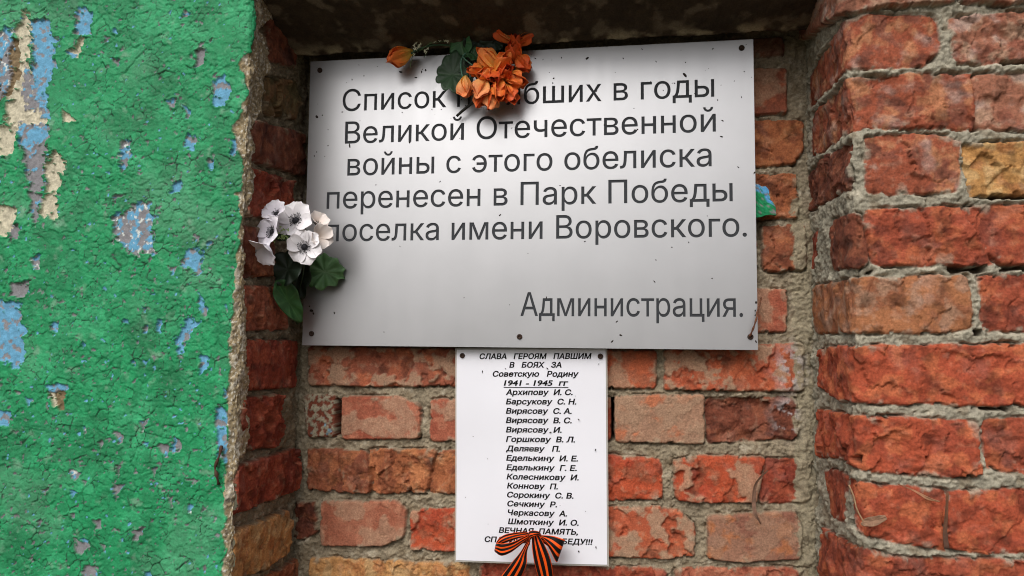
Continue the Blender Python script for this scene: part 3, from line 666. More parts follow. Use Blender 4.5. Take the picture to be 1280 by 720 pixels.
def glyph_loops(body, bold=0.0, shear=0.0, res=5):
    """outlines of a line of text as closed polylines, thickened by bold (in em)"""
    cu = bpy.data.curves.new('text', 'FONT'); cu.body = body; cu.size = 1.0; signs = []
    o = bpy.data.objects.new('text', cu); COLL.objects.link(o)
    c2 = o.to_curve(bpy.context.evaluated_depsgraph_get(), apply_modifiers=False); loops = []
    for s in c2.splines:
        if s.type != 'BEZIER': continue
        B = s.bezier_points; pts = []; n = len(B)
        for i in range(n):
            p0, p1, p2, p3 = B[i].co, B[i].handle_right, B[(i + 1) % n].handle_left, B[(i + 1) % n].co
            straight = (abs((p1 - p0).cross(p3 - p0).z) + abs((p2 - p0).cross(p3 - p0).z)) < 1e-5
            for k in range(1 if straight else res):
                t = k / res; a = 1 - t
                q = p0 * a ** 3 + p1 * (3 * a * a * t) + p2 * (3 * a * t * t) + p3 * t ** 3
                if not pts or (Vector(pts[-1]) - q.to_2d()).length > 1e-4: pts.append((q.x, q.y))
        if len(pts) > 2 and (Vector(pts[0]) - Vector(pts[-1])).length < 1e-4: pts.pop()
        loops.append(np.array(pts))
    o.to_curve_clear(); bpy.data.objects.remove(o); bpy.data.curves.remove(cu)
    area = lambda P: 0.5 * np.sum(P[:, 0] * np.roll(P[:, 1], -1) - P[:, 1] * np.roll(P[:, 0], -1))
    out = []
    for k, P in enumerate(loops):
        hole = any(j != k and area(P) * area(Q) < 0 and winding(P, [Q], [1]).all() for j, Q in enumerate(loops))
        sgn = (1.0 if area(P) > 0 else -1.0) * (-1.0 if hole else 1.0); signs.append(-1 if hole else 1)
        e = np.roll(P, -1, 0) - P; e /= np.linalg.norm(e, axis=1)[:, None] + 1e-9; ep_ = np.roll(e, 1, 0)
        n1 = np.stack([e[:, 1], -e[:, 0]], 1); n0 = np.stack([ep_[:, 1], -ep_[:, 0]], 1)
        b = n0 + n1; den = np.maximum((b * b).sum(1), 0.9)[:, None]
        Q = P + sgn * bold * 2 * b / den
        Q = Q + np.stack([Q[:, 1] * shear, 0 * Q[:, 1]], 1); out.append(Q)
    return out, signs
def fill_loops(loops, signs, depth=0.0, outer=None):
    """flat faces filling the letters, or (outer given) the sheet round them with walls going back by depth"""
    from mathutils.geometry import delaunay_2d_cdt
    vs = []; es = []
    for P in loops + ([outer] if outer is not None else []):
        b = len(vs); n = len(P); vs += [Vector((float(x), float(y))) for x, y in P]; es += [(b + k, b + (k + 1) % n) for k in range(n)]
    v, _, f, _, _, _ = delaunay_2d_cdt(vs, es, [], 0, 1e-7)
    v = np.array([(p.x, p.y) for p in v]); f = np.array([t for t in f if len(t) == 3])
    ink = winding(v[f].mean(1), loops, signs) > 0
    f = f[~ink] if outer is not None else f[ink]
    V3 = [(p[0], p[1], 0.0) for p in v]; F = [tuple(int(i) for i in t) for t in f]
    if depth:
        for P in loops + [outer]:
            if P is not outer:
                k_ = 6; t_ = (np.arange(k_) / k_)[None, :, None]; P = (P[:, None] * (1 - t_) + np.roll(P, -1, 0)[:, None] * t_).reshape(-1, 2)
            Q = np.roll(P, -1, 0); e = Q - P; nn = np.stack([e[:, 1], -e[:, 0]], 1); nn /= np.linalg.norm(nn, axis=1)[:, None] + 1e-12
            mid = 0.5 * (P + Q); wall = (winding(mid + nn * 1e-5, loops, signs) > 0) != (winding(mid - nn * 1e-5, loops, signs) > 0)
            if P is outer: wall[:] = True
            b = len(V3); n = len(P); V3 += [(p[0], p[1], 0.0) for p in P] + [(p[0], p[1], -depth) for p in P]
            F += [(b + k, b + (k + 1) % n, b + n + (k + 1) % n, b + n + k) for k in range(n) if wall[k]]
    me = bpy.data.meshes.new('fill'); me.from_pydata(V3, [], F); me.update()
    return me, np.array(V3)

M_PLATE = plain('brushed aluminium', (182, 182, 185), 0.40, metal=0.78, noise_amt=0.035, noise_scale=14)
M_INK = plain('dark engraving paint', (56, 58, 62), 0.7, spec=0.2)
M_BLACK = plain('black print', (5, 5, 6), 0.6, spec=0.15)
M_RUST = plain('rusty steel', (58, 40, 30), 0.75, metal=0.25, noise_amt=0.5, noise_scale=500, bump=0.6, bump_scale=700)
M_DIRT = plain('dark dirt', (40, 30, 24), 0.95)
M_SHEET = plain('laminated paper', (232, 232, 240), 0.28, noise_amt=0.02, noise_scale=9)
M_LAM, _n, _b = mat_new('clear laminate'); _b.inputs['Base Color'].default_value = (0.62, 0.60, 0.55, 1); _b.inputs['Roughness'].default_value = 0.2
_b.inputs['Alpha'].default_value = 0.55

# rain streaks and dull film on the metal
_n = M_PLATE.node_tree; _b = _n.nodes['Principled BSDF']; _t = _n.nodes.new('ShaderNodeTexCoord'); _m = _n.nodes.new('ShaderNodeMapping'); _m.inputs['Scale'].default_value = (60, 1, 5)
_z = _n.nodes.new('ShaderNodeTexNoise'); _z.inputs['Scale'].default_value = 1.0; _z.inputs['Detail'].default_value = 6; _r2 = _n.nodes.new('ShaderNodeMapRange')
_r2.inputs[1].default_value = 0.3; _r2.inputs[2].default_value = 0.75; _r2.inputs[3].default_value = 0.36; _r2.inputs[4].default_value = 0.40
_n.links.new(_t.outputs['Object'], _m.inputs['Vector']); _n.links.new(_m.outputs[0], _z.inputs['Vector']); _n.links.new(_z.outputs[0], _r2.inputs[0]); _n.links.new(_r2.outputs[0], _b.inputs['Roughness'])

# --- the metal plaque with its engraved notice
PY = -0.035; PW, PH = 0.680, 0.45105
plaque = empty('metal_plaque', (0, PY, 0), 'silver metal plaque engraved with a six line notice, screwed to the brick back wall', 'plaque')
LINES = [('Список погибших в годы', -284.6, 284.2, 368.0), ('Великой Отечественной', -279.3, 285.9, 316.0), ('войны с этого обелиска', -274.0, 279.4, 265.0),
         ('перенесен в Парк Победы', -306.7, 308.3, 213.2), ('поселка имени Воровского.', -305.8, 327.2, 161.8), ('Администрация.', 1.1, 320.5, 46.8)]
CAP = 0.727
rim = np.array([(-PW / 2, 0), (PW / 2, 0), (PW / 2, PH), (-PW / 2, PH)]); holes = []; hsig = []
for body, x0, x1, zb in LINES:
    loops, sg = glyph_loops(body, 0.004); allp = np.concatenate(loops); a, b = allp[:, 0].min(), allp[:, 0].max()
    ky = 35.0 / CAP / 1000; kx = (x1 - x0) / 1000 / (b - a)
    L_ = [np.stack([(P[:, 0] - a) * kx + x0 / 1000, P[:, 1] * ky + zb / 1000], 1) for P in loops]; holes += L_; hsig += sg
    me, v = fill_loops(L_, sg)
    me.vertices.foreach_set('co', np.stack([v[:, 0], np.full(len(v), PY + 0.0011), v[:, 1]], 1).ravel()); me.update()
    link('text_line', me, M_INK, plaque, smooth=False)
me, v = fill_loops(holes, hsig, 0.0013, rim)
me.vertices.foreach_set('co', np.stack([v[:, 0], PY - v[:, 2], v[:, 1]], 1).ravel()); me.update()
plate = link('plate', me, M_PLATE, plaque, smooth=False)
bm_ = MB(); bm_.box((-PW / 2, PY + 0.0013, 0), (PW / 2, PY + 0.0035, PH)); bm_.build('back_sheet', plain('dark core sheet', (66, 68, 72), 0.6), plaque, smooth=False)
def screw(c, parent, r=0.0042):
    m = MB(); m.lathe([(r * 0.75, -0.001), (r, 0.0), (r, 0.0012), (r * 0.82, 0.0026), (r * 0.5, 0.0030), (r * 0.42, 0.0018), (0.0002, 0.0017)], c, (0, -1, 0), 14)
    return m.build('screw', M_RUST, parent)
for x, y in ((400, 88), (927, 60), (389.5, 417), (938, 421), (649.5, 421)): screw(at(x, y, PY), plaque)
def specks(name, pts, Y, parent, seed):
    rng = random.Random(seed); m = MB()
    for (x, y, s) in pts:
        c = at(x, y, Y); an = rng.random() * 6.28; n = 7; ex = rng.uniform(1.0, 2.6)
        ring = []
        for k in range(n):
            t = 2 * math.pi * k / n; r = s * 0.0009 * rng.uniform(0.65, 1.2)
            dx, dz = math.cos(t) * r * ex, math.sin(t) * r
            ring.append((c.x + dx * math.cos(an) - dz * math.sin(an), c.y - 0.0002, c.z + dx * math.sin(an) + dz * math.cos(an)))
        m.add(ring + [(c.x, c.y - 0.0009, c.z)], [(k, (k + 1) % n, n) for k in range(n)])
    o = m.build(name, M_DIRT, parent, smooth=False); o['kind'] = 'stuff'; return o
SPK = [(532, 88, 1.6), (527, 90, 1.1), (520, 97, 1.3), (501, 90, 1.5), (455, 95, 1.2), (396, 146, 2.0), (403, 144, 1.0), (410, 182, 1.1), (437, 182, 1.6), (437, 184, 1.0), (512, 178, 1.7), (428, 140, 1.0), (540, 137, 1.0), (680, 65, 1.4), (724, 64, 2.0), (734, 73, 1.9), (692, 98, 1.6), (691, 104, 1.2), (765, 58, 1.6), (779, 73, 1.2), (856, 94, 2.2), (857, 78, 1.0), (890, 54, 1.4), (834, 57, 1.0), (891, 61, 1.0), (903, 151, 1.2), (902, 171, 1.2), (829, 113, 0.9), (843, 104, 0.9), (669, 73, 0.9), (702, 72, 0.9), (625, 269, 1.3), (840, 309, 1.2), (820, 325, 1.0), (731, 302, 1.0), (861, 303, 0.8), (897, 125, 0.9), (923, 209, 0.9), (943, 216, 1.4), (890, 348, 1.1), (818, 352, 1.0), (683, 372, 0.9), (771, 402, 1.3), (776, 419, 1.5), (765, 427, 1.3), (945, 378, 1.8), (944, 388, 1.2), (944, 394, 1.1), (945, 427, 1.1), (389, 388, 2.6), (392, 392, 1.7), (387, 383, 1.5), (418, 391, 1.5), (393, 195, 0.9), (396, 190, 0.9), (450, 151, 0.7), (575, 173, 0.8), (640, 160, 0.8), (700, 232, 0.8), (884, 270, 0.7), (660, 317, 0.7), (500, 308, 0.7), (470, 231, 0.7), (550, 227, 0.8), (480, 415, 0.8), (580, 372, 0.7), (637, 381, 0.7)]
_rs = random.Random(5)
SPK += [(_rs.uniform(390, 940), 55 + abs(_rs.gauss(0, 60)), _rs.uniform(0.4, 0.9)) for _ in range(60)]
SPK = [p for p in SPK if p[1] > 80 - 0.05 * (p[0] - 388) + 1]
specks('dirt_specks', SPK, PY, plaque, 3)

# --- laminated list of names under the plaque
LY = -0.017
cTL, cTR, cBR, cBL = at(571, 437, LY), at(757, 436.5, LY), at(759, 706, LY), at(570, 700.5, LY)
lst = empty('name_list', at(664, 700, LY), 'white laminated sheet with a printed list of names, pinned below the metal plaque', 'notice')
def bil(a, b): return (cTL * (1 - a) + cTR * a) * (1 - b) + (cBL * (1 - a) + cBR * a) * b
def wave(x, z):
    return 0.0024 * math.sin(x * 21 + z * 9) + 0.0011 * math.sin(z * 31 - x * 12) + 0.0022 * math.exp(-(((x + 0.045) / 0.03) ** 2 + ((z + 0.05) / 0.035) ** 2))
def sheet(mb, m0, dy, n=28):
    ax = m0 / 0.24; az = m0 / 0.32
    G_ = []
    for i in range(n + 1):
        row = []
        for j in range(n + 1):
            p = bil(-ax + (1 + 2 * ax) * j / n, 1 + az - (1 + 2 * az) * i / n); row.append((p.x, LY + wave(p.x, p.z) * 0.6 + dy, p.z))
        G_.append(row)
    mb.grid(G_)
m = MB(); sheet(m, 0, 0); m.build('sheet', M_SHEET, lst)
m = MB(); sheet(m, 0.0026, 0.0006); m.build('laminate', M_LAM, lst)
NAMES = [('СЛАВА   ГЕРОЯМ   ПАВШИМ', 599.6, 739.6, 448.6), ('В   БОЯХ   ЗА', 636.7, 702, 459.3), ('Советскую   Родину', 616, 723.5, 470.6), ('1941 - 1945  гг', 629.8, 710.4, 481.9),
 ('Архипову  И. С.', 632.3, 715.8, 493.5), ('Барсукову  С. Н.', 632.5, 720.4, 505.2), ('Вирясову  С. А.', 632.5, 714.6, 516.9), ('Вирясову  В. С.', 632.5, 714.6, 528.6), ('Вирясову  И.', 632.5, 702, 540.4),
 ('Горшкову  В. Л.', 632.5, 718.8, 552.3), ('Деляеву   П.', 632.5, 700, 564), ('Еделькину  И. Е.', 632.8, 722.5, 575.8), ('Еделькину  Г. Е.', 633, 721, 587.6), ('Колесникову  И.', 633.3, 723.5, 599.2), ('Коннову  П.', 633.8, 697.5, 610.6),
 ('Сорокину  С. В.', 634, 717, 621.8), ('Сечкину  Р.', 634.3, 696.5, 632.9), ('Черкасову  А.', 635, 709, 644), ('Шмоткину  И. О.', 635, 723.5, 655.2), ('ВЕЧНАЯ  ПАМЯТЬ,', 623.5, 722.5, 666.6), ('СПАСИБО  ЗА  ПОБЕДУ!!!', 605.8, 741, 678.6)]
for body, x0, x1, yb in NAMES:
    b_ = (yb - 437) / (703 - 437)
    slope = (-0.5 * (1 - b_) + 5.5 * b_) / 188.0
    p0 = at(x0, yb + slope * (x0 - 664), LY); p1 = at(x1, yb + slope * (x1 - 664), LY)
    loops, sg = glyph_loops(body, 0.030, 0.18, 5); me, v = fill_loops(loops, sg)
    a, b = v[:, 0].min(), v[:, 0].max(); L = (p1 - p0).length; ex = (p1 - p0) / L; ez = Vector((-ex.z, 0, ex.x))
    ky = (at(660, yb - 7.3, LY) - at(660, yb, LY)).length / (CAP + 0.06)
    kx = L / (b - a)
    W_ = [p0 + ex * ((q[0] - a) * kx) + ez * (q[1] * ky) for q in v]
    W_ = np.array([(q.x, LY - 0.0005 + wave(q.x, q.z) * 0.6, q.z) for q in W_])
    me.vertices.foreach_set('co', W_.ravel()); me.update()
    link('text_line', me, M_BLACK, lst, smooth=False)
    if body.startswith('1941'):
        ub = MB(); ub.grid([[tuple(Vector((q.x, LY - 0.0005 + wave(q.x, q.z) * 0.6, q.z))) for q in [p0 + ex * (L * t / 8) - ez * dz for t in range(9)]] for dz in (0.0032, 0.0022)])
        ub.build('underline', M_BLACK, lst, smooth=False)
for x, y in ((578, 444.5), (750.5, 445.3)): screw(at(x, y, LY - 0.001), lst, 0.0040)
specks('dirt_specks', [(603, 464.5, 1.0), (632, 461, 0.9), (684, 460.5, 1.0), (634, 467, 1.3), (638, 467, 1.2), (723.5, 524.5, 1.1), (744.5, 562, 1.2), (744, 563, 0.9), (591.5, 545.5, 0.7), (609.5, 573.5, 0.7), (653, 609, 0.9), (582, 621.5, 0.7), (723.5, 689.5, 1.3), (732, 639, 0.6), (719, 495, 0.6), (748.5, 455, 0.7), (700, 632, 0.6), (610, 655, 0.5), (688, 540.5, 0.9), (745, 684, 1.0)], LY - 0.0012, lst, 8)

# ------------------------------------------------------------------ flowers
M_PETAL_O = plain('orange cloth petal', (220, 110, 50), 0.65, attr=True, noise_amt=0.10, noise_scale=160, bump=0.15, bump_scale=300)
M_PETAL_W = plain('white cloth petal', (225, 218, 222), 0.7, attr=True, noise_amt=0.05, noise_scale=120, bump=0.12, bump_scale=300)
M_LEAF = plain('dark green cloth leaf', (40, 80, 44), 0.55, attr=True, noise_amt=0.22, noise_scale=90, bump=0.2, bump_scale=260)
M_STEM = plain('green plastic stem', (60, 100, 60), 0.5, attr=True)
M_STAMEN = plain('black stamen', (22, 20, 26), 0.8, attr=True)
for m_ in (M_PETAL_O, M_PETAL_W, M_LEAF):
    m_.node_tree.nodes['Principled BSDF'].inputs['Subsurface Weight'].default_value = 0.0
def mm(px, py, Y): return (at(px + 1, py, Y) - at(px, py, Y)).length          # metres that one photo pixel spans there
def petal(mb, base, axis, rdir, L, W, phis, cup, cols, nt=9, nw=7, point=0.25, wob=0.0, rng=None, rnd=False):
    axis = Vector(axis).normalized(); rdir = (Vector(rdir) - axis * Vector(rdir).dot(axis)).normalized(); side = axis.cross(rdir)
    p = Vector(base); rows = []; cc = []; ph0 = rng.random() * 6 if rng else 0
    for i in range(nt + 1):
        t = i / nt; ph = rad(np.interp(t, np.linspace(0, 1, len(phis)), phis))
        d = math.cos(ph) * axis + math.sin(ph) * rdir
        if i: p = p + d * (L / nt)
        inn = math.sin(ph) * axis - math.cos(ph) * rdir
        w = W * max(0.0, math.sin(math.pi * (0.09 + 0.91 * t ** (0.75 + point)))) ** 0.62
        if i == nt: w = W * 0.10
        if rnd: w = W * (math.sqrt(max(0.02, 1 - ((t - 0.62) / 0.40) ** 2)) if t > 0.62 else 0.22 + 0.78 * math.sin(math.pi / 2 * t / 0.62))
        row = []; rc = []
        for j in range(nw):
            q = 2 * j / (nw - 1) - 1
            s = side * (w * math.sin(q * cup) / cup) + inn * (w * (1 - math.cos(q * cup)) / cup)
            s += inn * wob * W * math.sin(q * 5 + ph0) * t
            row.append(tuple(p + s - d * (0.10 * L * q * q * (t > 0.85))))
            c = np.array(cols[0]) * (1 - min(1, t * 1.7)) + np.array(cols[1]) * min(1, t * 1.7)
            e = max(0, (t - 0.55) / 0.45) * 0.7 + 0.3 * abs(q) ** 2
            c = c * (1 - min(1, e)) + np.array(cols[2]) * min(1, e)
            rc.append(tuple(c))
        rows.append(row); cc.append(rc)
    mb.grid(rows, cc)
def leaf(mb, base, tip, normal, W, lobes=0, amp=0.0, fold=0.25, wrinkle=0.06, curl=0.0, c0=(38, 78, 44), c1=(74, 116, 72), seed=0):
    base = Vector(base); tip = Vector(tip); ax = tip - base; L = ax.length; ax.normalize()
    nrm = Vector(normal); nrm = (nrm - ax * nrm.dot(ax)).normalized(); side = ax.cross(nrm)
    rng = random.Random(seed); n = 56; rings = 7; ph = rng.random() * 6
    c = base + ax * (L * 0.5)
    a0, a1 = lin(c0), lin(c1)
    vs = []; cs = []
    for r in range(rings + 1):
        for k in range(n):
            th = 2 * math.pi * k / n; rr = r / rings
            lob = 1 + amp * abs(math.sin(th * lobes / 2 + 0.4)) if lobes else 1
            lob *= 1 + 0.04 * math.sin(3 * th + ph)
            x = math.cos(th) * L * 0.5 * rr * lob; y = math.sin(th) * W * 0.5 * rr * lob * (1 - 0.22 * math.cos(th))
            z = fold * abs(y) + wrinkle * W * math.sin(th * max(lobes, 7) + ph) * rr ** 2 - curl * W * ((x / L) ** 2 * 2 + rr ** 2 * 0.4)
            vs.append(tuple(c + ax * x + side * y + nrm * z))
            vein = max(math.exp(-(y / (0.02 * W)) ** 2), 0.7 * math.exp(-(math.sin(th * max(lobes, 7) / 2) / 0.16) ** 2) * (rr > 0.1)) * 0.6
            cs.append(tuple(a0 * (1 - vein) + a1 * vein))
    fs = [(r * n + k, r * n + (k + 1) % n, (r + 1) * n + (k + 1) % n, (r + 1) * n + k) for r in range(rings) for k in range(n)]
    mb.add(vs, fs, cs)
OC = [((226, 212, 96), (244, 142, 54), (234, 92, 36)), ((240, 220, 108), (248, 168, 80), (238, 112, 54)), ((200, 130, 50), (232, 108, 40), (214, 72, 28)), ((236, 204, 116), (248, 172, 104), (238, 122, 76))]
OC = [[lin(c) for c in s] for s in OC]
bunch = empty('orange_flowers', at(610, 80, -0.05), 'bunch of artificial orange flowers tucked over the top edge of the plaque', 'flowers')
zb = lambda Y: -0.046 + (Y + 0.046) * 0.42                        # the bunch hangs close to the plaque
def tulip(cx, cy_, Y, size, axis, pal, openness, npet, seed, name='flower_head', roll=0.0):
    Y = zb(Y)
    rng = random.Random(seed); k = mm(cx, cy_, Y); L = size * k * 0.98; ax = Vector(axis).normalized()
    base = at(cx, cy_, Y) - ax * L * 0.42; a = ax.orthogonal().normalized(); b = ax.cross(a); mb = MB()
    for ring, (nn, sc, op) in enumerate(((max(2, npet - 3), 0.86, 0.75), (npet if npet < 4 else 3, 1.0, 1.0))):
        for i in range(nn):
            th = roll + 2 * math.pi * (i + 0.5 * ring) / nn + rng.uniform(-0.25, 0.25)
            o = openness * op * rng.uniform(0.85, 1.2)
            petal(mb, base, ax, a * math.cos(th) + b * math.sin(th), L * sc * rng.uniform(0.92, 1.08), L * 0.42 * sc, [62 * o + 18, 30 * o, -14 + 30 * o, -38 + 52 * o], 1.05, OC[pal if rng.random() < 0.65 else rng.randrange(4)], rng=rng, wob=0.06, rnd=True)
    return mb.build(name, M_PETAL_O, bunch, solid=0.0003, sub=1)
HEADS = [  # px, py, depth, size px, axis, palette, openness, petals
 (631, 45, -0.086, 36, (-0.75, -0.35, 0.55), 2, 0.42, 6), (654, 50, -0.078, 30, (0.85, -0.35, 0.35), 2, 0.45, 5), (642, 68, -0.084, 32, (0.1, -0.75, 0.55), 2, 0.5, 6), (653, 78, -0.080, 36, (0.55, -0.3, -0.75), 2, 0.42, 6),
 (644, 57, -0.080, 34, (0.15, -0.85, 0.3), 2, 0.5, 6), (609, 95, -0.108, 34, (-0.5, -0.75, -0.2), 1, 0.4, 6), (632, 93, -0.106, 34, (0.3, -0.8, 0.1), 2, 0.45, 6),
 (612, 76, -0.112, 40, (-0.6, -0.45, 0.65), 1, 0.40, 6), (626, 82, -0.110, 36, (0.55, -0.55, 0.5), 0, 0.5, 6), (597, 88, -0.114, 27, (-0.75, -0.6, -0.1), 0, 0.42, 5), (620, 94, -0.114, 36, (-0.1, -0.75, -0.55), 2, 0.5, 6),
 (582, 107, -0.108, 34, (0.12, -0.25, -0.95), 3, 0.12, 5), (602, 109, -0.120, 38, (-0.2, -0.45, -0.85), 3, 0.30, 5), (624, 110, -0.112, 38, (0.15, -0.45, -0.85), 0, 0.42, 6),
 (642, 99, -0.102, 38, (0.75, -0.4, -0.45), 0, 0.45, 6), (637, 116, -0.098, 34, (0.4, -0.35, -0.85), 2, 0.40, 5), (615, 122, -0.100, 34, (-0.05, -0.3, -0.95), 2, 0.40, 5), (600, 124, -0.094, 26, (-0.2, -0.3, -0.9), 2, 0.35, 4),
]
for i, h in enumerate(HEADS): tulip(*h, seed=40 + i, roll=i * 1.3)
bud = tulip(502, 69, -0.092, 38, (-0.75, -0.4, -0.42), 0, 0.34, 6, 77); bud.name = 'flower_bud'
mb = MB()
LF = lambda b, t, Y1, Y2: (at(b[0], b[1], Y1), at(t[0], t[1], Y2))
for (b, t, Y1, Y2, nrm, W, lobes, amp, kw) in [
    ((583, 94), (548, 93), -0.075, -0.085, (0.1, -1, 0.15), 46, 9, 0.22, dict(c0=(36, 62, 36), c1=(60, 88, 56), wrinkle=0.03)),
    ((580, 74), (573, 33), -0.070, -0.085, (-0.35, -1, 0.1), 30, 0, 0, dict(c0=(58, 104, 62), c1=(110, 146, 104))),
    ((596, 64), (600, 34), -0.066, -0.075, (0.3, -1, 0.2), 34, 7, 0.15, dict(c0=(24, 40, 26), c1=(36, 56, 36))),
    ((612, 62), (622, 40), -0.066, -0.075, (0.1, -1, 0.3), 30, 7, 0.15, dict(c0=(24, 42, 26), c1=(36, 56, 36))),
    ((586, 92), (572, 116), -0.070, -0.080, (-0.1, -1, 0.1), 22, 7, 0.15, dict(c0=(26, 46, 28), c1=(40, 62, 38))),
    ((606, 70), (626, 108), -0.052, -0.060, (0.1, -1, 0.1), 44, 7, 0.15, dict(c0=(28, 46, 28), c1=(40, 60, 38))),
    ((600, 74), (584, 62), -0.075, -0.085, (0.2, -1, 0.4), 20, 0, 0, dict(c0=(50, 92, 56), c1=(90, 124, 84)))]:
    Y1, Y2 = zb(Y1), zb(Y2); P0, P1 = LF(b, t, Y1, Y2); one = MB(); leaf(one, P0, P1, nrm, W * mm(*t, Y2), lobes, amp, seed=int(b[0]), **kw)
    one.build('leaf', M_LEAF, bunch, solid=0.0004)
def stem(pts, r0, r1, col, parent, name='stem', mat=None, n=12):
    P_ = spline([at(p[0], p[1], zb(p[2]) if parent is bunch else p[2]) for p in pts], n); m = MB(); m.tube(P_, list(np.linspace(r0, r1, n)), 7, lin(col)); return m.build(name, mat or M_STEM, parent)
stem([(612, 122, -0.082), (594, 127, -0.068), (580, 137, -0.056), (571, 145, -0.046)], 0.0024, 0.0021, (40, 40, 34), bunch)
stem([(578, 96, -0.106), (576, 82, -0.092), (579, 70, -0.078), (592, 58, -0.066)], 0.0011, 0.0013, (86, 130, 110), bunch)
stem([(591, 82, -0.108), (581, 74, -0.096), (578, 70, -0.080)], 0.001, 0.0013, (86, 124, 104), bunch)
stem([(514, 67, -0.088), (524, 61, -0.078), (545, 56, -0.07), (568, 58, -0.062), (590, 66, -0.06)], 0.0014, 0.0018, (50, 84, 56), bunch)
stem([(602, 60, -0.06), (606, 90, -0.07), (612, 122, -0.082)], 0.003, 0.003, (44, 60, 40), bunch)
rng = random.Random(9)
def sprig(parent, lines, dots, seed, col=(226, 224, 196), ds=1.3):
    rng = random.Random(seed); m = MB()
    zf = zb if parent is bunch else (lambda q: q)
    for pts, r in lines: m.tube(spline([at(p[0], p[1], zf(p[2])) for p in pts], 8), r, 5, lin((88, 112, 72)))
    for (x, y, Y) in dots:
        c = at(x, y, zf(Y))
        for k in range(5):
            th = k * 1.2566 + rng.random(); d = Vector((math.cos(th), -0.5, math.sin(th))); e = d.cross(Vector((0, 1, 0))).normalized(); s = 0.0011 * ds * rng.uniform(0.8, 1.3)
            m.add([c, c + d * s + e * s * 0.5, c + d * s * 1.9, c + d * s - e * s * 0.5], [(0, 1, 2, 3)], lin(col))
    return m.build('sprig', M_STEM, parent, smooth=False)
dots = [(552 + rng.gauss(0, 5), 45 + rng.gauss(0, 6), -0.088 + rng.gauss(0, 0.003)) for _ in range(26)] + [(524 + rng.gauss(0, 6), 60 + rng.gauss(0, 5), -0.084) for _ in range(12)]
sprig(bunch, [(((524, 64, -0.078), (536, 55, -0.082), (550, 46, -0.086)), 0.0005), (((536, 55, -0.082), (545, 53, -0.084), (556, 52, -0.086)), 0.0004), (((522, 66, -0.078), (522, 58, -0.082), (520, 52, -0.085)), 0.0004), (((540, 52, -0.082), (548, 42, -0.086), (556, 38, -0.088)), 0.0004), (((526, 62, -0.08), (533, 64, -0.084), (530, 72, -0.086)), 0.0004), (((517, 68, -0.085), (514, 76, -0.088), (513, 84, -0.088)), 0.0005)], dots, 4)

white = empty('white_flowers', at(365, 320, -0.06), 'bunch of artificial white anemones with black centres at the left edge of the plaque', 'flowers')
WC = [[lin(c) for c in s] for s in (((222, 216, 220), (236, 232, 236), (242, 238, 240)), ((212, 206, 218), (228, 224, 234), (238, 234, 240)), ((212, 194, 178), (228, 216, 210), (234, 226, 222)))]
def anemone(cx, cy_, Y, size, axis, npet, seed, pal=0, op=1.0, centre=True, skip=()):
    rng = random.Random(seed); k = mm(cx, cy_, Y); L = size * k; ax = Vector(axis).normalized(); c = at(cx, cy_, Y)
    a = ax.orthogonal().normalized(); b = ax.cross(a); mb = MB()
    for i in range(npet):
        if i in skip: continue
        th = 2 * math.pi * i / npet + rng.uniform(-0.12, 0.12); o = op * rng.uniform(0.9, 1.1)
        petal(mb, c - ax * 0.001 * (i % 2), ax, a * math.cos(th) + b * math.sin(th), L * rng.uniform(0.92, 1.06), L * 0.50, [88 * o, 70 * o, 78 * o, 98 * o], 0.55, WC[pal], rng=rng, wob=0.07, nt=11, rnd=True)
    h = mb.build('flower_head', M_PETAL_W, white, solid=0.0003, sub=1)
    if centre:
        m = MB(); m.lathe([(L * 0.17, 0.0), (L * 0.17, L * 0.06), (L * 0.11, L * 0.13), (0.0004, L * 0.15)], c, ax, 12, lin((24, 22, 30)))
        for q in range(26):
            th = q * 2.399; r = L * rng.uniform(0.2, 0.36); d = a * math.cos(th) + b * math.sin(th)
            e = c + d * r + ax * L * rng.uniform(0.12, 0.2)
            m.tube([c + ax * L * 0.05, (c + e) * 0.5 + ax * L * 0.03, e], L * 0.012, 4, lin((26, 24, 30)))
            m.lathe([(L * 0.012, -L * 0.02), (L * 0.03, 0), (L * 0.012, L * 0.03)], e, ax, 5, lin((18, 16, 22)))
        m.build('flower_centre', M_STAMEN, h)
    return h
anemone(370, 276, -0.112, 25, (0.05, -0.92, 0.28), 6, 1)
anemone(381, 309, -0.118, 23, (0.12, -0.97, -0.02), 6, 2)
anemone(341, 290, -0.150, 22, (-0.42, -0.88, 0.05), 6, 3, 1, 0.9)
anemone(346, 268, -0.138, 19, (-0.1, -0.85, 0.5), 6, 4, 1, 0.8)
anemone(335, 308, -0.158, 24, (-0.25, -0.62, -0.74), 6, 5, 1, 0.72, centre=False)
anemone(396, 280, -0.098, 17, (0.6, -0.5, 0.6), 6, 6, 2, 0.6, centre=True)
anemone(398, 296, -0.108, 19, (0.75, -0.55, 0.1), 6, 7, 2, 0.8, centre=False, skip=(2,))
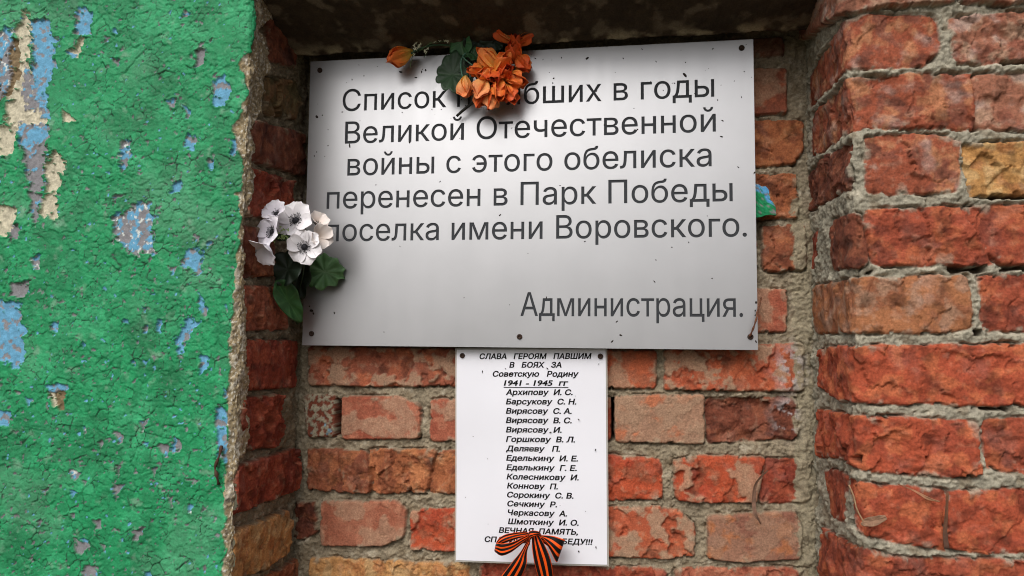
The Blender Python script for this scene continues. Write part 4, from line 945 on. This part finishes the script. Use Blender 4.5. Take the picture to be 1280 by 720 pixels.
for (b, t, Y1, Y2, nrm, W, lobes, amp, kw) in [
    ((384, 338), (428, 342), -0.056, -0.047, (0.0, -1, 0.3), 40, 9, 0.16, dict(c0=(78, 116, 70), c1=(110, 140, 96), wrinkle=0.12, curl=0.15)),
    ((345, 350), (375, 402), -0.110, -0.070, (0.35, -0.8, 0.3), 26, 0, 0, dict(c0=(42, 84, 40), c1=(72, 112, 60), fold=0.5)),
    ((368, 318), (352, 356), -0.105, -0.105, (-0.1, -1, 0.1), 36, 7, 0.15, dict(c0=(26, 42, 28), c1=(36, 54, 36))),
    ((372, 318), (374, 372), -0.072, -0.060, (0.1, -1, 0.0), 30, 7, 0.15, dict(c0=(22, 38, 24), c1=(34, 52, 34))),
    ((358, 300), (352, 286), -0.112, -0.118, (0.0, -1, 0.0), 16, 5, 0.2, dict(c0=(40, 64, 40), c1=(90, 120, 80)))]:
    P0, P1 = LF(b, t, Y1, Y2); one = MB(); leaf(one, P0, P1, nrm, W * mm(*t, Y2), lobes, amp, seed=int(b[0] + b[1]), **kw)
    one.build('leaf', M_LEAF, white, solid=0.0004)
stem([(370, 280, -0.108), (366, 320, -0.085), (368, 372, -0.055), (372, 405, -0.03)], 0.0016, 0.0020, (50, 76, 46), white)
stem([(381, 312, -0.114), (379, 340, -0.075), (372, 372, -0.055)], 0.0012, 0.0014, (44, 64, 42), white)
rng = random.Random(19)
sprig(white, [(((360, 310, -0.11), (356, 298, -0.118), (352, 290, -0.12)), 0.0005), (((360, 310, -0.11), (360, 296, -0.12), (358, 286, -0.122)), 0.0005)],
      [(354 + rng.gauss(0, 4), 292 + rng.gauss(0, 5), -0.124) for _ in range(16)], 6, (170, 196, 120), 1.1)
m = MB(); c = at(371.5, 399.5, -0.068)
m.lathe([(0.0006, -0.002), (0.0022, 0), (0.0016, 0.0016), (0.0003, 0.002)], c, (0.3, -1, 0), 8, lin((214, 204, 170))); m.build('leaf_tip', M_STEM, white)

# ------------------------------------------------------------------ black and orange ribbon bow on the list
bow = empty('ribbon_bow', at(660, 672, -0.03), 'black and orange striped ribbon tied in a bow over the bottom of the name list', 'ribbon')
M_RIB, n_, b_ = mat_new('striped ribbon')
b_.inputs['Roughness'].default_value = 0.55; b_.inputs['Sheen Weight'].default_value = 0.0; b_.inputs['Specular IOR Level'].default_value = 0.15
a_ = n_.nodes.new('ShaderNodeAttribute'); a_.attribute_name = 'across'
cr = n_.nodes.new('ShaderNodeValToRGB'); cr.color_ramp.interpolation = 'CONSTANT'
el = cr.color_ramp.elements; orange = tuple(lin((242, 88, 22))) + (1,); blk = tuple(lin((18, 16, 16))) + (1,)
stops = [(0, orange), (0.045, blk), (0.26, orange), (0.395, blk), (0.605, orange), (0.74, blk), (0.955, orange)]
el[0].position, el[0].color = stops[0]; el[1].position, el[1].color = stops[1]
for p_, c_ in stops[2:]:
    e_ = el.new(p_); e_.color = c_
n_.links.new(a_.outputs['Fac'], cr.inputs[0])
tc_ = n_.nodes.new('ShaderNodeTexCoord'); wv = n_.nodes.new('ShaderNodeTexNoise'); wv.inputs['Scale'].default_value = 900; n_.links.new(tc_.outputs['Object'], wv.inputs['Vector'])
bp_ = n_.nodes.new('ShaderNodeBump'); bp_.inputs['Strength'].default_value = 0.25; bp_.inputs['Distance'].default_value = 0.0006
n_.links.new(wv.outputs[0], bp_.inputs['Height']); n_.links.new(bp_.outputs[0], b_.inputs['Normal'])
mxr = n_.nodes.new('ShaderNodeMix'); mxr.data_type = 'RGBA'; mxr.blend_type = 'MULTIPLY'; mxr.inputs['Factor'].default_value = 0.12
n_.links.new(cr.outputs[0], mxr.inputs[6]); n_.links.new(wv.outputs[0], mxr.inputs[7]); n_.links.new(mxr.outputs[2], b_.inputs['Base Color'])
def ribbon(name, A, B, bulge=0.0, nl=40, nw=15, flip=False):
    z = lambda p: at(600 + p[0] / 10.28, 650 + p[1] / 10.28, p[2])
    a = spline([z(p) for p in A], nl); b = spline([z(p) for p in B], nl); rows = []; u = []
    for i in range(nl):
        row = []
        for j in range(nw):
            t = j / (nw - 1); q = a[i] * (1 - t) + b[i] * t
            q = q + Vector((0, -1, 0)) * (bulge * math.sin(math.pi * t) * math.sin(math.pi * i / (nl - 1)) + 0.0007 * math.sin(9 * t + i * 0.25))
            row.append(tuple(q)); u.append(1 - t if flip else t)
        rows.append(row)
    m = MB(); m.grid(rows); o = m.build(name, M_RIB, bow, solid=0.0003)
    at_ = o.data.attributes.new('across', 'FLOAT', 'POINT'); at_.data.foreach_set('value', np.array(u)); return o
ribbon('loop', [(640, 165, -.050), (540, 150, -.046), (350, 178, -.042), (255, 225, -.044), (205, 300, -.056), (235, 300, -.070), (300, 302, -.074), (430, 275, -.072), (560, 215, -.064), (630, 190, -.056)],
               [(640, 250, -.050), (540, 225, -.046), (400, 268, -.042), (270, 320, -.044), (188, 385, -.056), (215, 425, -.070), (285, 458, -.074), (400, 415, -.072), (540, 310, -.064), (630, 245, -.056)], 0.002)
ribbon('loop', [(690, 175, -.054), (780, 192, -.060), (930, 203, -.068), (1060, 245, -.066), (1092, 262, -.054), (1060, 240, -.042), (900, 205, -.038), (720, 190, -.046)],
               [(690, 230, -.054), (800, 232, -.060), (890, 370, -.068), (975, 535, -.066), (1000, 500, -.054), (960, 440, -.042), (860, 330, -.038), (720, 250, -.046)], 0.004)
ribbon('tail', [(620, 235, -.052), (520, 410, -.052), (410, 545, -.050), (270, 725, -.046), (150, 900, -.044)], [(650, 270, -.052), (604, 410, -.050), (600, 560, -.056), (540, 725, -.050), (450, 920, -.046)], 0.006)
ribbon('tail', [(664, 200, -.060), (672, 380, -.058), (700, 560, -.054), (750, 740, -.050), (800, 900, -.046)], [(745, 175, -.060), (840, 340, -.060), (910, 510, -.058), (945, 740, -.052), (955, 930, -.046)], 0.006)
ribbon('knot', [(618, 215, -.052), (632, 150, -.064), (690, 138, -.068), (760, 150, -.064), (790, 190, -.052)], [(640, 330, -.052), (648, 260, -.066), (672, 230, -.071), (715, 205, -.068), (790, 200, -.052)], 0.004)

# ------------------------------------------------------------------ small things on the masonry
M_DRY = plain('dry leaf', (140, 110, 84), 0.85, attr=True, noise_amt=0.25, noise_scale=200, bump=0.3, bump_scale=300)
def slab_from(pts, Y, th, colfn, name, mat, label, cat, bump_=0.0):
    c3 = [at(x, y, Y) for x, y in pts]; n = len(c3); ce = sum(c3, Vector()) / n
    m = MB(); fr = [p for p in c3]; bk = [p + Vector((0, th, 0)) for p in c3]
    m.add([tuple(ce + Vector((0, -bump_, 0)))] + [tuple(p) for p in fr] + [tuple(p) for p in bk],
          [(0, 1 + (k + 1) % n, 1 + k) for k in range(n)] + [(1 + k, 1 + (k + 1) % n, 1 + n + (k + 1) % n, 1 + n + k) for k in range(n)],
          [colfn(0, 0)] + [colfn(x, y) for x, y in pts] * 2)
    o = m.build(name, mat, None, smooth=False); return tag(o, label, cat)
def strip_leaf(name, pts, widths, cols, label, cat, twist=0.5):
    """thin curled strip along 3D pixel points"""
    n = 18; P_ = spline([at(*p) for p in pts], n); W_ = np.interp(np.linspace(0, 1, n), np.linspace(0, 1, len(widths)), widths)
    rows = []; cc = []
    for i, p in enumerate(P_):
        t = (P_[min(i + 1, n - 1)] - P_[max(i - 1, 0)]).normalized(); s = t.cross(Vector((0, -1, 0))).normalized()
        k = mm(*pts[0]); an = twist * math.sin(i * 0.35)
        sd = s * math.cos(an) + Vector((0, -1, 0)) * math.sin(an)
        rows.append([tuple(p + sd * (W_[i] * k * q * 0.5) + Vector((0, -1, 0)) * (W_[i] * k * 0.22 * (q * q))) for q in (-1, -0.5, 0, 0.5, 1)])
        c = lin(cols[0]) * (1 - i / (n - 1)) + lin(cols[1]) * (i / (n - 1)); cc.append([tuple(c)] * 5)
    m = MB(); m.grid(rows, cc); return tag(m.build(name, M_DRY, None, solid=0.0005), label, cat)
g_ = lambda x, y: lin((84, 140, 190)) if y < 240 else lin((40, 138, 90))
# flake of painted plaster behind the plaque
NF = 15; fl = MB(); R_ = []; cl = []; rr_ = random.Random(4)
for i in range(NF):
    row = []; rc = []
    for j in range(NF):
        a, b = i / (NF - 1), j / (NF - 1)
        x = 930 * (1 - b) + (957 + 14 * a + 1.4 * math.sin(a * 11)) * b; y = 228 + 44 * a - 4 * b * a + (5 - 4 * a) * b + 1.2 * math.sin(b * 9 + a * 4)
        p = at(x, y, -0.021 - 0.0012 * rr_.random()); row.append(tuple(p))
        edge = (a < 0.25) or (b > 0.80 and a < 0.7)
        q = rr_.random(); rc.append(tuple(lin((86, 150, 196)) if edge and q < 0.7 else lin((124, 120, 122)) if q > 0.90 else lin((190, 186, 170)) if (a < 0.1 and q > 0.5) else lin((32, 128, 82)) * (0.7 + 0.6 * rr_.random())))
    R_.append(row); cl.append(rc)
fl.grid(R_, cl); tag(fl.build('plaster_flake', M_PAINT, None, smooth=False, solid=0.006), 'broken flake of green and blue painted plaster stuck behind the right edge of the plaque', 'plaster flake')
# rusty wire hooked over the lower right screw
m = MB(); m.tube(spline([at(937, 421, PY - 0.003), at(941, 412, PY - 0.010), at(945, 400, PY - 0.012), at(947, 389, PY - 0.008), at(950, 378, PY + 0.004), at(952, 372, -0.016)], 22), [0.0013 + 0.0004 * math.sin(i * 1.7) for i in range(22)], 7, lin((110, 64, 40)))
tag(m.build('rusty_wire', plain('rust brown wire', (104, 62, 40), 0.85, noise_amt=0.5, noise_scale=400), None), 'thin rusty wire bent up from the lower right screw of the plaque', 'wire')
strip_leaf('dead_leaf', [(960, 588, -0.020), (951, 596, -0.022), (944, 607, -0.024), (942, 628, -0.020), (944, 642, -0.022), (951, 655, -0.016)], [1, 3.5, 4.5, 5, 5.5, 0.8], ((96, 68, 50), (128, 98, 82)), 'curled brown dead leaf lying against the orange brick right of the name list', 'dead leaf', 0.7)
LFp = MB(); leaf(LFp, at(1078, 655, -0.222), at(1108, 647, -0.226), (0.1, -1, 0.4), 11 * mm(1090, 650, -0.22), 5, 0.12, 0.5, 0.08, c0=(132, 100, 78), c1=(156, 128, 104), seed=5)
dl = LFp.build('dry_petal', M_DRY, None, solid=0.0004); tag(dl, 'pale shrivelled dry petal with a thin stalk on the lower part of the brick pillar', 'dry petal')
m = MB(); m.tube(spline([at(1079, 652, -0.222), at(1071, 636, -0.220), (at(1067, 620, -0.218)), at(1061, 606, -0.214)], 12), 0.0009, 6, lin((150, 120, 90))); m.build('stalk', M_DRY, dl)
strip_leaf('dry_leaf', [(1122, 605, -0.214), (1142, 613, -0.219), (1160, 623, -0.222), (1175, 627, -0.216)], [0.8, 2.2, 4.2, 1], ((120, 70, 46), (184, 138, 104)), 'thin pointed dry leaf caught under a mortar ledge on the brick pillar', 'dry leaf', 0.4)
strip_leaf('dry_stalk', [(1184, 616, -0.212), (1183, 640, -0.210), (1181, 664, -0.209), (1183, 686, -0.212)], [3.5, 4.5, 5, 6.5], ((112, 72, 48), (70, 46, 34)), 'flat brown dried stalk hanging in the upright joint of the pillar', 'dried stalk', 0.3)
m = MB(); m.tube(spline([at(277, 557, -0.203), at(274, 570, -0.207), at(269, 584, -0.206), at(271, 594, -0.208), at(273, 605, -0.204)], 16), [0.0019 + 0.0008 * math.sin(i * 1.3) for i in range(16)], 6, lin((70, 46, 34)))
tag(m.build('twig', M_DRY, None), 'short dark crooked twig stuck on the painted wall beside the blue strip', 'twig')
# cobweb under the lintel
m = MB(); rng = random.Random(2)
A_ = [at(484, 30, -0.056), at(514, 34, -0.062), at(487, 58, -0.05), at(512, 42, -0.06), at(483, 44, -0.058), at(520, 30, -0.07)]
for a, b in ((0, 1), (1, 2), (0, 2), (2, 3), (3, 4), (0, 3), (1, 4), (5, 1), (5, 0), (4, 2)):
    p, q = A_[a], A_[b]; m.tube([p, (p + q) / 2 + Vector((0, 0, -0.0015)), q], 0.00018, 4)
for k in range(14):
    a, b = rng.sample(A_, 2); p = a.lerp(b, rng.random()); m.lathe([(0.0002, -0.0006), (0.0007, 0), (0.0002, 0.0006)], p, (0, -1, 0), 5)
tag(m.build('cobweb', plain('cobweb threads', (190, 180, 160), 0.8), None), 'wispy cobweb hanging in the dark below the concrete lintel', 'cobweb')
